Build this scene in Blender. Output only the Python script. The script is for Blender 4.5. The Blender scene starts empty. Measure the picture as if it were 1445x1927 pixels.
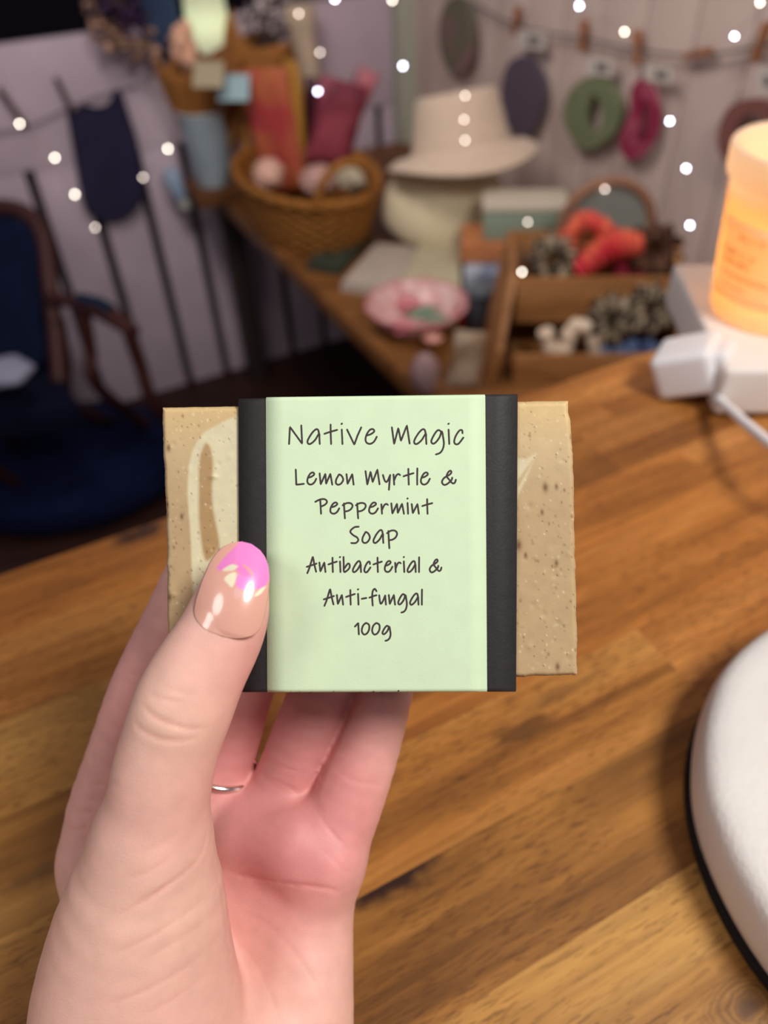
import bpy, bmesh, math, random
import numpy as np
from mathutils import Vector, Matrix
random.seed(7)
SC = bpy.context.scene
COL = SC.collection

# ------------------------------------------------------------------ camera
F_PX = 1450.0
TH, RO, HC = math.radians(42.0), math.radians(3.0), 0.29
CAM = np.array([0, 0, HC])
FW = np.array([0, math.cos(TH), -math.sin(TH)])
U0 = np.array([0, math.sin(TH), math.cos(TH)])
R0 = np.array([1.0, 0, 0])
RT = math.cos(RO) * R0 - math.sin(RO) * U0
UP = math.sin(RO) * R0 + math.cos(RO) * U0
cd = bpy.data.cameras.new('camera')
cam = bpy.data.objects.new('camera', cd)
COL.objects.link(cam)
M = Matrix(((RT[0], UP[0], -FW[0], 0), (RT[1], UP[1], -FW[1], 0), (RT[2], UP[2], -FW[2], HC), (0, 0, 0, 1)))
cam.matrix_world = M
cd.sensor_fit = 'VERTICAL'
cd.sensor_height = 36.0
cd.sensor_width = 27.0
cd.lens = F_PX / 1927 * 36.0
cd.clip_start = 0.01
cd.dof.use_dof = True
cd.dof.focus_distance = 0.190
cd.dof.aperture_fstop = cd.lens / 3.5
SC.camera = cam

# ------------------------------------------------------------------ light and exposure
SC.view_settings.view_transform = 'Standard'
SC.view_settings.look = 'None'
SC.view_settings.gamma = 1
SC.view_settings.use_curve_mapping = False
SC.view_settings.exposure = 0.0
wd = bpy.data.worlds.new('world')
SC.world = wd
wd.use_nodes = True
wd.node_tree.nodes['Background'].inputs[0].default_value = (0.80, 0.72, 0.88, 1)
wd.node_tree.nodes['Background'].inputs[1].default_value = 0.16


def area(name, loc, target, size, energy, col):
    l = bpy.data.lights.new(name, 'AREA')
    l.shape = 'DISK'
    l.size = size
    l.energy = energy
    l.color = col
    o = bpy.data.objects.new(name, l)
    COL.objects.link(o)
    o.location = loc
    d = Vector(target) - Vector(loc)
    o.rotation_euler = d.to_track_quat('-Z', 'Y').to_euler()
    return o


area('ceiling_lamp', (0.52, -0.14, 0.98), (0.06, 0.12, 0.1), 0.34, 11.8, (1.0, 0.96, 0.91))
area('fill_light', (-0.75, -0.35, 1.25), (-0.05, 0.12, 0.1), 0.5, 4.8, (1.0, 0.93, 0.90))  # added soft fill from the left, not a known lamp
area('wall_fill_light', (-0.30, 1.0, 0.80), (0.20, 2.0, 0.0), 0.45, 7.0, (1.0, 0.90, 0.85))  # added light aimed at the far walls to brighten them

# ------------------------------------------------------------------ helpers


def ray(px, py):
    return FW + (px - 722.5) / F_PX * RT - (py - 963.5) / F_PX * UP


def W(px, py, d):
    return CAM + d * ray(px, py)


def onz(px, py, z):
    r = ray(px, py)
    return CAM + (z - HC) / r[2] * r


def onpl(px, py, n, c):
    r = ray(px, py)
    return CAM + (c - n @ CAM) / (n @ r) * r


def proj(P):
    v = np.asarray(P, float) - CAM
    d = v @ FW
    return 722.5 + F_PX * (v @ RT) / d, 963.5 - F_PX * (v @ UP) / d, d


HS = 1.20       # true size of hand and soap against the construction units below


def c2w(A):
    """camera-aligned metric (x right, y down, d forward) to world"""
    A = np.asarray(A, float)
    return CAM + HS * (A[..., 0:1] * RT - A[..., 1:2] * UP + A[..., 2:3] * FW)


def pxc(px, py, d):
    return np.array([(px - 722.5) / F_PX * d, (py - 963.5) / F_PX * d, d])


N2 = np.array([0.904, 0.4275, 0])      # along the counter edge, towards the right-hand wall
MB_ = np.array([-0.4275, 0.904, 0])    # across it, towards the left-hand boarded wall
A_WALL, B_WALL = 1.10, 2.05
ZF, ZT = -0.95, -0.38


def ab(a, b, z=0.0):
    p = N2 * a + MB_ * b
    return np.array([p[0], p[1], z])


def lin(c):
    c = [x / 255.0 for x in c]
    return tuple((x / 12.92 if x <= 0.04045 else ((x + 0.055) / 1.055) ** 2.4) for x in c) + (1.0,)


MATS = {}


def mat(name, col, rough=0.6, spec=0.4, var=0.0, scale=30.0, bump=0.0, bscale=200.0, metal=0.0, sss=0.0, sssr=(1, .5, .3), sss_scale=0.01,
        emit=0.0, trans=0.0, coat=0.0, attr=None, col2=None, sheen=0.0, stretch=None, emitcol=None, alpha=None):
    if name in MATS:
        return MATS[name]
    m = bpy.data.materials.new(name)
    m.use_nodes = True
    nt = m.node_tree
    b = nt.nodes['Principled BSDF']
    b.inputs['Roughness'].default_value = rough
    b.inputs['Specular IOR Level'].default_value = spec
    b.inputs['Metallic'].default_value = metal
    b.inputs['Transmission Weight'].default_value = trans
    b.inputs['Coat Weight'].default_value = coat
    b.inputs['Coat Roughness'].default_value = 0.08
    b.inputs['Sheen Weight'].default_value = sheen
    if sss:
        b.inputs['Subsurface Weight'].default_value = sss
        b.inputs['Subsurface Radius'].default_value = sssr
        b.inputs['Subsurface Scale'].default_value = sss_scale
    if emit:
        b.inputs['Emission Color'].default_value = lin(emitcol or col)
        b.inputs['Emission Strength'].default_value = emit
    tc = nt.nodes.new('ShaderNodeTexCoord')
    vec = tc.outputs['Object']
    if stretch:
        mp = nt.nodes.new('ShaderNodeMapping')
        mp.inputs['Scale'].default_value = stretch
        nt.links.new(vec, mp.inputs['Vector'])
        vec = mp.outputs['Vector']
    src = None
    if attr:
        at = nt.nodes.new('ShaderNodeAttribute')
        at.attribute_name = attr
        src = at.outputs['Color']
    if var > 0 or col2:
        nz = nt.nodes.new('ShaderNodeTexNoise')
        nz.inputs['Scale'].default_value = scale
        nz.inputs['Detail'].default_value = 6
        nt.links.new(vec, nz.inputs['Vector'])
        if col2:
            rp = nt.nodes.new('ShaderNodeValToRGB')
            rp.color_ramp.elements[0].position = 0.42
            rp.color_ramp.elements[1].position = 0.58
            rp.color_ramp.elements[0].color = lin(col)
            rp.color_ramp.elements[1].color = lin(col2)
            nt.links.new(nz.outputs['Fac'], rp.inputs[0])
            src = rp.outputs[0]
        else:
            hv = nt.nodes.new('ShaderNodeHueSaturation')
            if src is None:
                hv.inputs['Color'].default_value = lin(col)
            else:
                nt.links.new(src, hv.inputs['Color'])
            mr = nt.nodes.new('ShaderNodeMapRange')
            mr.inputs[1].default_value = 0.3
            mr.inputs[2].default_value = 0.7
            mr.inputs[3].default_value = 1 - var
            mr.inputs[4].default_value = 1 + var
            nt.links.new(nz.outputs['Fac'], mr.inputs[0])
            nt.links.new(mr.outputs[0], hv.inputs['Value'])
            src = hv.outputs[0]
    if src is None:
        b.inputs['Base Color'].default_value = lin(col)
    else:
        nt.links.new(src, b.inputs['Base Color'])
    if bump:
        n2 = nt.nodes.new('ShaderNodeTexNoise')
        n2.inputs['Scale'].default_value = bscale
        n2.inputs['Detail'].default_value = 5
        nt.links.new(vec, n2.inputs['Vector'])
        bp = nt.nodes.new('ShaderNodeBump')
        bp.inputs['Strength'].default_value = bump
        bp.inputs['Distance'].default_value = 1.0 / bscale
        nt.links.new(n2.outputs['Fac'], bp.inputs['Height'])
        nt.links.new(bp.outputs['Normal'], b.inputs['Normal'])
    MATS[name] = m
    return m


class G:
    """collects verts and faces of ONE mesh, in world space"""

    def __init__(s):
        s.v, s.f = [], []

    def add(s, vs, fs):
        o = len(s.v)
        s.v += [tuple(float(c) for c in p) for p in vs]
        s.f += [tuple(i + o for i in f) for f in fs]
        return s

    def box(s, c, size, ax=None):
        """box centred at c; ax = 3 unit axes"""
        ax = ax if ax is not None else np.eye(3)
        c = np.asarray(c, float)
        vs = []
        for sx in (-.5, .5):
            for sy in (-.5, .5):
                for sz in (-.5, .5):
                    vs.append(c + sx * size[0] * ax[0] + sy * size[1] * ax[1] + sz * size[2] * ax[2])
        fs = [(0, 1, 3, 2), (4, 6, 7, 5), (0, 4, 5, 1), (2, 3, 7, 6), (0, 2, 6, 4), (1, 5, 7, 3)]
        return s.add(vs, fs)

    def rings(s, rings, close=False, cap=True):
        n = len(rings[0])
        vs = [p for r in rings for p in r]
        fs = []
        m = len(rings)
        for i in range(m if close else m - 1):
            for j in range(n):
                a, b = i * n + j, i * n + (j + 1) % n
                c, d = ((i + 1) % m) * n + (j + 1) % n, ((i + 1) % m) * n + j
                fs.append((a, b, c, d))
        if cap and not close:
            fs.append(tuple(range(n))[::-1])
            fs.append(tuple((m - 1) * n + j for j in range(n)))
        return s.add(vs, fs)

    def lathe(s, prof, c, seg=40, ax=None, sx=1.0, sy=1.0, cap=True, wob=None, close=False):
        ax = ax if ax is not None else np.eye(3)
        c = np.asarray(c, float)
        rs = []
        for (r, h) in prof:
            ring = []
            for k in range(seg):
                t = 2 * math.pi * k / seg
                rr, hh = r, h
                if wob:
                    rr, hh = wob(r, h, t)
                ring.append(c + ax[0] * rr * sx * math.cos(t) + ax[1] * rr * sy * math.sin(t) + ax[2] * hh)
            rs.append(ring)
        return s.rings(rs, cap=cap, close=close)

    def tube(s, pts, r, seg=10, close=False, flat=None, nrm=None):
        pts = [np.asarray(p, float) for p in pts]
        n = len(pts)
        rr = r if hasattr(r, '__len__') else [r] * n
        rs = []
        up = None
        for i, p in enumerate(pts):
            if close:
                t = pts[(i + 1) % n] - pts[i - 1]
            else:
                t = pts[min(i + 1, n - 1)] - pts[max(i - 1, 0)]
            t = t / (np.linalg.norm(t) + 1e-12)
            if nrm is not None:
                b = np.asarray(nrm, float)
                a = np.cross(t, b)
                a /= np.linalg.norm(a) + 1e-12
            else:
                if up is None:
                    up = np.array([0, 0, 1.0]) if abs(t[2]) < .9 else np.array([1.0, 0, 0])
                a = np.cross(t, up)
                a /= np.linalg.norm(a) + 1e-12
                b = np.cross(a, t)
                up = b
            fl = rr[i] if flat is None else flat
            rs.append([p + a * rr[i] * math.cos(2 * math.pi * k / seg) + b * fl * math.sin(2 * math.pi * k / seg) for k in range(seg)])
        return s.rings(rs, close=close)

    def ball(s, c, r, ax=None, seg=16, rows=10, wob=None):
        r = r if hasattr(r, '__len__') else (r, r, r)
        prof = [(max(math.sin(math.pi * i / rows), 1e-3), -math.cos(math.pi * i / rows)) for i in range(rows + 1)]
        ax = ax if ax is not None else np.eye(3)
        ax2 = [ax[0] * r[0], ax[1] * r[1], ax[2] * r[2]]
        return s.lathe(prof, c, seg, ax2, wob=wob)

    def slab(s, poly, thick, n):
        """closed outline (world points) extruded by thick along n"""
        n = np.asarray(n, float)
        k = len(poly)
        vs = [np.asarray(p, float) for p in poly] + [np.asarray(p, float) + n * thick for p in poly]
        fs = [tuple(range(k)), tuple(range(2 * k - 1, k - 1, -1))]
        fs += [(i, i + k, (i + 1) % k + k, (i + 1) % k) for i in range(k)]
        return s.add(vs, fs)


ORG = {}


def obj(name, g, m, parent=None, bevel=0.0, seg=2, smooth=True, sub=0, solid=0.0, origin=None):
    me = bpy.data.meshes.new(name)
    if parent is not None:
        org = ORG[parent.name]
    else:
        a = np.array(g.v)
        org = np.array(origin, float) if origin is not None else np.array([(a[:, 0].min() + a[:, 0].max()) / 2, (a[:, 1].min() + a[:, 1].max()) / 2, a[:, 2].min()])
    vs = (np.array(g.v) - org).tolist()
    me.from_pydata(vs, [], g.f)
    bm = bmesh.new()
    bm.from_mesh(me)
    bmesh.ops.recalc_face_normals(bm, faces=bm.faces)
    if bevel:
        es = [e for e in bm.edges if len(e.link_faces) == 2 and e.calc_face_angle(0) > 0.5]
        bmesh.ops.bevel(bm, geom=es, offset=bevel, segments=seg, profile=.6, affect='EDGES', clamp_overlap=True)
    bm.to_mesh(me)
    bm.free()
    if smooth:
        me.polygons.foreach_set('use_smooth', [True] * len(me.polygons))
        try:
            me.set_sharp_from_angle(angle=math.radians(40))
        except Exception:
            pass
    o = bpy.data.objects.new(name, me)
    COL.objects.link(o)
    me.materials.append(m)
    if parent is None:
        o.location = org
    else:
        o.parent = parent
    ORG[o.name] = org
    if solid:
        md = o.modifiers.new('solid', 'SOLIDIFY')
        md.thickness = solid
        md.offset = 0
    if sub:
        md = o.modifiers.new('sub', 'SUBSURF')
        md.levels = md.render_levels = sub
    return o


def tag(o, label, cat, group=None):
    o['label'] = label
    o['category'] = cat
    if group:
        o['group'] = group
    return o


def thing(name, label, cat, loc, group=None):
    o = bpy.data.objects.new(name, None)
    o.empty_display_size = .02
    COL.objects.link(o)
    o.location = tuple(float(x) for x in loc)
    ORG[o.name] = np.array(loc, float)
    return tag(o, label, cat, group)


def structure(name, g, m, **k):
    o = obj(name, g, m, **k)
    o['kind'] = 'structure'
    return o


def axes(yaw, tilt_axis=None, tilt=0.0):
    c, s_ = math.cos(yaw), math.sin(yaw)
    a = np.array([[c, s_, 0], [-s_, c, 0], [0, 0, 1.0]])
    if tilt_axis is not None:
        R_ = np.array(Matrix.Rotation(tilt, 3, Vector(tilt_axis)))
        a = a @ R_.T
    return a


AXW = np.array([N2, MB_, [0, 0, 1.0]])      # axes of the counter, the display table and the walls


def spline(pts, n=8, close=False):
    pts = np.asarray(pts, float)
    k = len(pts)
    out = []
    for i in range(k if close else k - 1):
        if close:
            p0, p1, p2, p3 = pts[i - 1], pts[i], pts[(i + 1) % k], pts[(i + 2) % k]
        else:
            p0, p1, p2, p3 = pts[max(i - 1, 0)], pts[i], pts[i + 1], pts[min(i + 2, k - 1)]
        for j in range(n):
            t = j / n
            out.append(.5 * ((2 * p1) + (p2 - p0) * t + (2 * p0 - 5 * p1 + 4 * p2 - p3) * t * t + (3 * p1 - p0 - 3 * p2 + p3) * t ** 3))
    if not close:
        out.append(pts[-1])
    return np.array(out)


def poly_sd(P, poly):
    """signed distance of points P (n,2) to polygon (negative inside)"""
    poly = np.asarray(poly, float)
    d = np.full(len(P), 1e9)
    ins = np.zeros(len(P), bool)
    k = len(poly)
    for i in range(k):
        a, b = poly[i], poly[(i + 1) % k]
        e = b - a
        w = P - a
        t = np.clip((w @ e) / (e @ e + 1e-12), 0, 1)
        d = np.minimum(d, np.linalg.norm(w - t[:, None] * e, axis=1))
        c1 = (a[1] > P[:, 1]) != (b[1] > P[:, 1])
        with np.errstate(divide='ignore', invalid='ignore'):
            xi = (b[0] - a[0]) * (P[:, 1] - a[1]) / (b[1] - a[1] + 1e-12) + a[0]
        ins ^= c1 & (P[:, 0] < xi)
    return np.where(ins, -d, d)


def sm(x, a, b):
    t = np.clip((x - a) / (b - a), 0, 1)
    return t * t * (3 - 2 * t)


def set_col(o, name, cols):
    me = o.data
    at = me.color_attributes.new(name, 'FLOAT_COLOR', 'POINT')
    c = np.ones((len(me.vertices), 4), np.float32)
    c[:, :3] = cols
    at.data.foreach_set('color', c.ravel())


def L3(c):
    return np.array(lin(c)[:3])


# ------------------------------------------------------------------ setting: floor and walls
g = G()
g.box(ab(-0.2, 0.6, ZF - .02), (3.6, 4.4, .04), AXW)
structure('floor', g, mat('floor_wood', (52, 30, 24), .55, .3, .35, 8, stretch=(1, 8, 1)))

wall_m = mat('board_paint', (198, 180, 192), .7, .25, .10, 6)
wall_r = mat('wall_paint', (206, 186, 176), .75, .2, .08, 5)
# low boarded partition on the left: solid top rail, boards with open gaps, dark backing
GROOVES = [onpl(x, 500, MB_, B_WALL) @ N2 for x in (20, 113, 213, 306, 388, 462)]
g = G()
gap = .024
ed = [-1.5, -1.1] + [GROOVES[0] - .27, GROOVES[0] - .13] + GROOVES
st = GROOVES[-1] - GROOVES[-2]
while ed[-1] < A_WALL:
    ed.append(ed[-1] + st)
for a0, a1 in zip(ed[:-1], ed[1:]):
    a1 = min(a1, A_WALL)
    if a1 - a0 < gap * 1.5:
        continue
    g.box(ab((a0 + a1) / 2, B_WALL + .012, (ZF - .20) / 2), (a1 - a0 - gap, .022, -.20 - ZF), AXW)
zr = onpl(60, 320, MB_, B_WALL)[2]
g.box(ab((-1.5 + A_WALL) / 2, B_WALL + .010, (-.037 + zr) / 2), (A_WALL + 1.5, .026, -.037 - zr), AXW)
structure('wall_left', g, wall_m, bevel=.003)
g = G()
g.box(ab((-1.5 + A_WALL) / 2, B_WALL + .05, (-.06 + ZF) / 2), (A_WALL + 1.5, .04, -.06 - ZF), AXW)
structure('trim_1', g, mat('partition_backing', (62, 56, 62), .9, .1))
g = G()
g.box(ab(-.2, 2.85, -.05), (3.4, .04, 1.8), AXW)
structure('wall_back', g, mat('dark_wall', (24, 22, 32), .9, .1))
# right wall of painted boards
g = G()
bw = .115
b = -.55
while b < 2.84:
    g.box(ab(A_WALL + .02, b + bw / 2, -.05), (.03, bw - .003, 1.8), AXW)
    b += bw
structure('wall_right', g, wall_r, bevel=.002)
P = ab(A_WALL - .015, B_WALL - .03, 0)
g = G()
g.box((P[0], P[1], (ZF + .5) / 2 - .0), (.05, .05, .5 - ZF), AXW)
structure('trim_2', g, mat('corner_post', (176, 178, 160), .6, .3), bevel=.006)

# ------------------------------------------------------------------ counter (butcher block)
U_DIR = math.atan2(N2[1], N2[0])


def wood_material(name, attr=None, base=((96, 62, 26), (164, 116, 54), (204, 158, 86)), rough=.42, pores=1.0, gs=1.0, spec=.4):
    m = bpy.data.materials.new(name)
    m.use_nodes = True
    nt = m.node_tree
    L = nt.links.new
    N = nt.nodes.new
    b = nt.nodes['Principled BSDF']
    tc = N('ShaderNodeTexCoord')
    vec = tc.outputs['Object']
    seed = None
    if attr:
        at = N('ShaderNodeAttribute')
        at.attribute_name = attr
        sp = N('ShaderNodeSeparateColor')
        L(at.outputs['Color'], sp.inputs[0])
        seed = sp
        cb = N('ShaderNodeCombineXYZ')
        mu = N('ShaderNodeMath')
        mu.operation = 'MULTIPLY'
        mu.inputs[1].default_value = 37.0
        L(sp.outputs[0], mu.inputs[0])
        L(mu.outputs[0], cb.inputs[0])
        L(mu.outputs[0], cb.inputs[2])
        va = N('ShaderNodeVectorMath')
        va.operation = 'ADD'
        L(vec, va.inputs[0])
        L(cb.outputs[0], va.inputs[1])
        vec = va.outputs[0]

    def noise(scl, scale, detail=6, dist=0.0, rough_=.6):
        mp = N('ShaderNodeMapping')
        mp.inputs['Scale'].default_value = scl
        L(vec, mp.inputs['Vector'])
        nz = N('ShaderNodeTexNoise')
        nz.inputs['Scale'].default_value = scale
        nz.inputs['Detail'].default_value = detail
        nz.inputs['Distortion'].default_value = dist
        nz.inputs['Roughness'].default_value = rough_
        L(mp.outputs[0], nz.inputs['Vector'])
        return nz.outputs['Fac']

    def ramp(fac, stops):
        r = N('ShaderNodeValToRGB')
        els = r.color_ramp.elements
        while len(els) < len(stops):
            els.new(.5)
        for e, (p, c) in zip(els, stops):
            e.position = p
            e.color = c
        L(fac, r.inputs[0])
        return r.outputs[0]

    def mix(f, a, c, mode='MIX'):
        x = N('ShaderNodeMix')
        x.data_type = 'RGBA'
        x.blend_type = mode
        for s_, val in ((0, f), (6, a), (7, c)):
            if isinstance(val, (int, float)):
                x.inputs[s_].default_value = val
            elif isinstance(val, tuple):
                x.inputs[s_].default_value = val
            else:
                L(val, x.inputs[s_])
        return x.outputs[2]
    broad = noise((2.2 * gs, 22 * gs, 22 * gs), 1.0, 5, .6)
    fine = noise((7 * gs, 170 * gs, 170 * gs), 1.0, 7, .5, .7)
    c = ramp(broad, [(.26, lin(base[0])), (.44, lin(base[1])), (.70, lin(base[2]))])
    fr = ramp(fine, [(.3, (.50, .45, .40, 1)), (.62, (1.10, 1.10, 1.10, 1))])
    c = mix(.75, c, fr, 'MULTIPLY')
    if attr:
        # per-stave tint from the attribute: green = lightness, blue = redness
        hs = N('ShaderNodeHueSaturation')
        mr = N('ShaderNodeMapRange')
        mr.inputs[3].default_value = .50
        mr.inputs[4].default_value = 1.45
        L(seed.outputs[1], mr.inputs[0])
        L(mr.outputs[0], hs.inputs['Value'])
        L(c, hs.inputs['Color'])
        c = mix(seed.outputs[2], hs.outputs[0], mix(1.0, hs.outputs[0], (1.06, .80, .74, 1), 'MULTIPLY'))
    # open pores: short dark dashes along the grain
    if pores:
        po = noise((130 * gs, 1100 * gs, 1100 * gs), 1.0, 2, 0, .5)
        pm = ramp(po, [(.56, (0, 0, 0, 1)), (.62, (1, 1, 1, 1))])
        bz = ramp(noise((9, 16, 16), 1.0, 3), [(.36, (0, 0, 0, 1)), (.54, (1, 1, 1, 1))])
        fac = N('ShaderNodeMath')
        fac.operation = 'MULTIPLY'
        L(pm, fac.inputs[0])
        L(bz, fac.inputs[1])
        f2 = N('ShaderNodeMath')
        f2.operation = 'MULTIPLY'
        f2.inputs[1].default_value = .58 * pores
        L(fac.outputs[0], f2.inputs[0])
        c = mix(f2.outputs[0], c, lin((84, 48, 22)))
    L(c, b.inputs['Base Color'])
    b.inputs['Roughness'].default_value = rough
    b.inputs['Specular IOR Level'].default_value = spec
    bp = N('ShaderNodeBump')
    bp.inputs['Strength'].default_value = .12
    bp.inputs['Distance'].default_value = .0008
    L(fine, bp.inputs['Height'])
    L(bp.outputs[0], b.inputs['Normal'])
    return m, nt, c, b, mix, noise, ramp, N, L, tc


SW = .0475
V_TOP = .348
wm, nt_, c_, b_, mix_, noise_, ramp_, N_, L_, tc_ = wood_material('counter_wood', 'stave')
# two knots with their own shape, set in object space
kn = None


def math_(op, a, b_in=None, c_in=None):
    n = N_('ShaderNodeMath')
    n.operation = op
    for k, v in enumerate((a, b_in, c_in)):
        if v is None:
            continue
        if isinstance(v, (int, float)):
            n.inputs[k].default_value = v
        else:
            L_(v, n.inputs[k])
    return n.outputs[0]


sep = N_('ShaderNodeSeparateXYZ')
L_(tc_.outputs['Object'], sep.inputs[0])
wob_n = N_('ShaderNodeTexNoise')
wob_n.inputs['Scale'].default_value = 90
wob_n.inputs['Detail'].default_value = 4
L_(tc_.outputs['Object'], wob_n.inputs['Vector'])


def knot(cu, cv, ru, rv, dark, prev, cut=None, col=(50, 28, 20), rings=0.0):
    """a dark knot with its own outline, at (cu, cv) along and across the grain"""
    du = math_('MULTIPLY', math_('SUBTRACT', sep.outputs[0], cu), 1 / ru)
    dv = math_('MULTIPLY', math_('SUBTRACT', sep.outputs[1], cv), 1 / rv)
    dist = math_('SQRT', math_('ADD', math_('MULTIPLY', du, du), math_('MULTIPLY', dv, dv)))
    dist = math_('ADD', dist, math_('MULTIPLY', math_('SUBTRACT', wob_n.outputs['Fac'], .5), 1.2))
    mr = N_('ShaderNodeMapRange')
    mr.interpolation_type = 'SMOOTHSTEP'
    mr.inputs[1].default_value = .25
    mr.inputs[2].default_value = 1.05
    mr.inputs[3].default_value = dark
    mr.inputs[4].default_value = 0
    L_(dist, mr.inputs[0])
    f = mr.outputs[0]
    if rings:
        sn = math_('MULTIPLY_ADD', math_('SINE', math_('MULTIPLY', dist, rings)), .25, .6)
        m2 = N_('ShaderNodeMapRange')
        m2.interpolation_type = 'SMOOTHSTEP'
        m2.inputs[1].default_value = .6
        m2.inputs[2].default_value = 2.4
        m2.inputs[3].default_value = .75
        m2.inputs[4].default_value = 0
        L_(dist, m2.inputs[0])
        f = math_('MAXIMUM', f, math_('MULTIPLY', sn, m2.outputs[0]))
    if cut is not None:
        f = math_('MULTIPLY', f, math_('LESS_THAN', sep.outputs[1], cut))
    return mix_(f, prev, lin(col))


pk = onz(748, 1660, 0)
c_ = knot(pk @ N2, .1103, .030, .0085, .97, c_, cut=.1103, col=(44, 22, 18))
pk = onz(1410, 1895, 0)
c_ = knot(pk @ N2, pk @ MB_, .0095, .0055, .85, c_, rings=24, col=(66, 38, 22))
pk = onz(985, 1372, 0)
c_ = knot(pk @ N2, pk @ MB_, .020, .0055, .60, c_)
pk = onz(1000, 1350, 0)
c_ = knot(pk @ N2 + .02, pk @ MB_ + .004, .03, .004, .4, c_)
pk = onz(262, 1003, 0)
c_ = knot(pk @ N2, pk @ MB_, .022, .008, .92, c_)
pk = onz(80, 1640, 0)
c_ = knot(pk @ N2, pk @ MB_, .02, .004, .5, c_)
L_(c_, b_.inputs['Base Color'])

rows = [.0155 - SW * k for k in range(8, 0, -1)] + [.0155 + SW * k for k in range(0, 8)]
U_A, U_B = -.62, .72
fixed = {2: [.2037], }     # the end joint seen right of the soap, in the row v = .1105 .. .158
vs, fs, att = [], [], []
rs = random.Random(11)
kinds = {0: (.62, .05), 1: (.55, .15), 2: (.56, .1), 3: (.40, .3), 4: (.46, .1), 5: (.25, .2), 6: (.36, .1)}
for ri in range(len(rows) - 1):
    v0, v1 = rows[ri], rows[ri + 1]
    key = round((v0 - .0155) / SW)
    cuts = [U_A]
    if key == 2:
        cuts += [-.33, -.06, .2037, .47]
    else:
        x = U_A + rs.uniform(.1, .4)
        while x < U_B - .1:
            if not (key in (0, 1) and -.02 < x < .2):
                cuts.append(x)
            x += rs.uniform(.26, .46)
    cuts.append(U_B)
    for u0, u1 in zip(cuts[:-1], cuts[1:]):
        lg, rd = kinds.get(key, (.45, .2))
        lg = min(max(lg + rs.uniform(-.10, .10), 0), 1)
        rd = min(max(rd + rs.uniform(-.1, .25), 0), 1)
        if key == 2 and u0 > .2:
            lg, rd = .42, 1.0
        if key >= 3 and u1 > .3:
            rd, lg = .9, lg + .14  # candle and lamp glow painted into these staves, redder and lighter
        elif key >= 2 and u1 > .1:
            rd, lg = min(rd + .3, 1), lg + .08
        o_ = len(vs)
        vs += [(u0, v0, 0), (u1, v0, 0), (u1, v1, 0), (u0, v1, 0)]
        fs.append((o_, o_ + 1, o_ + 2, o_ + 3))
        att += [(rs.random(), lg, rd)] * 4
o_ = len(vs)
VA, VB, TKN = rows[0], rows[-1], -.036
vs += [(U_A, VA, 0), (U_B, VA, 0), (U_B, VB, 0), (U_A, VB, 0), (U_A, VA, TKN), (U_B, VA, TKN), (U_B, VB, TKN), (U_A, VB, TKN)]
att += [(.3, .4, .2)] * 8
fs += [(o_ + 4, o_ + 7, o_ + 6, o_ + 5), (o_, o_ + 4, o_ + 5, o_ + 1), (o_ + 1, o_ + 5, o_ + 6, o_ + 2), (o_ + 2, o_ + 6, o_ + 7, o_ + 3), (o_ + 3, o_ + 7, o_ + 4, o_)]
counter = thing('counter', 'long wooden counter of glued staves that the round white disc lies on', 'table', (0, 0, ZF))
me = bpy.data.meshes.new('worktop')
me.from_pydata(vs, [], fs)
wt = bpy.data.objects.new('worktop', me)
COL.objects.link(wt)
set_col(wt, 'stave', np.array(att))
me.materials.append(wm)
wt.parent = counter
wt.location = (0, 0, -ZF)
wt.rotation_euler = (0, 0, U_DIR)
lm = mat('counter_leg', (70, 42, 22), .5, .3, .2, 20)
for a_, b_2 in ((U_A + .05, VA + .05), (U_B - .05, VA + .05), (U_B - .05, VB - .06), (U_A + .05, VB - .06)):
    g = G()
    g.box(ab(a_, b_2, (ZF + TKN) / 2), (.06, .06, TKN - ZF), AXW)
    obj('leg', g, lm, counter, bevel=.004)

# ------------------------------------------------------------------ soap bar
D_S = .1550
SOAP_T = .0235


def P2(px, py, d):
    return c2w(pxc(px, py, d))


soap_c = P2(696, 1300, D_S + .012)
soap = thing('soap_bar', 'speckled tan soap bar in black paper band with pale green label, held up', 'soap', soap_c)
# outline of the front face
Lx = np.array([(766, 304), (790, 303), (830, 304), (870, 306), (900, 308), (960, 310), (1020, 311), (1100, 311.5), (1215, 314), (1278, 315)], float)
Rx = np.array([(753, 1071), (778, 1072.5), (785, 1075), (800, 1077), (850, 1079), (900, 1081), (1000, 1083.5), (1100, 1085.5), (1200, 1088), (1273, 1087)], float)
NX, NY = 300, 200
uu = np.linspace(0, 1, NX)
vv = np.linspace(0, 1, NY)
grid = np.zeros((NY, NX, 2))
rng = np.random.default_rng(3)
nzl = np.convolve(rng.normal(0, 1, NY + 8), np.ones(9) / 9, 'valid') * 1.6
nzr = np.convolve(rng.normal(0, 1, NY + 6), np.ones(7) / 7, 'valid') * 1.5
nzb = np.convolve(rng.normal(0, 1, NX + 8), np.ones(9) / 9, 'valid') * 2.2
nzt = np.convolve(rng.normal(0, 1, NX + 8), np.ones(9) / 9, 'valid') * .8
for j in range(NY):
    v = vv[j]
    yl, yr = 766 + v * (1282 - 766), 753 + v * (1273 - 753)
    xl = np.interp(yl, Lx[:, 0], Lx[:, 1]) + nzl[j]
    xr = np.interp(yr, Rx[:, 0], Rx[:, 1]) + nzr[j]
    grid[j, :, 0] = xl + uu * (xr - xl)
    grid[j, :, 1] = yl + uu * (yr - yl) + nzb * v ** 8 + nzt * (1 - v) ** 8
gp = grid.reshape(-1, 2)
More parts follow.
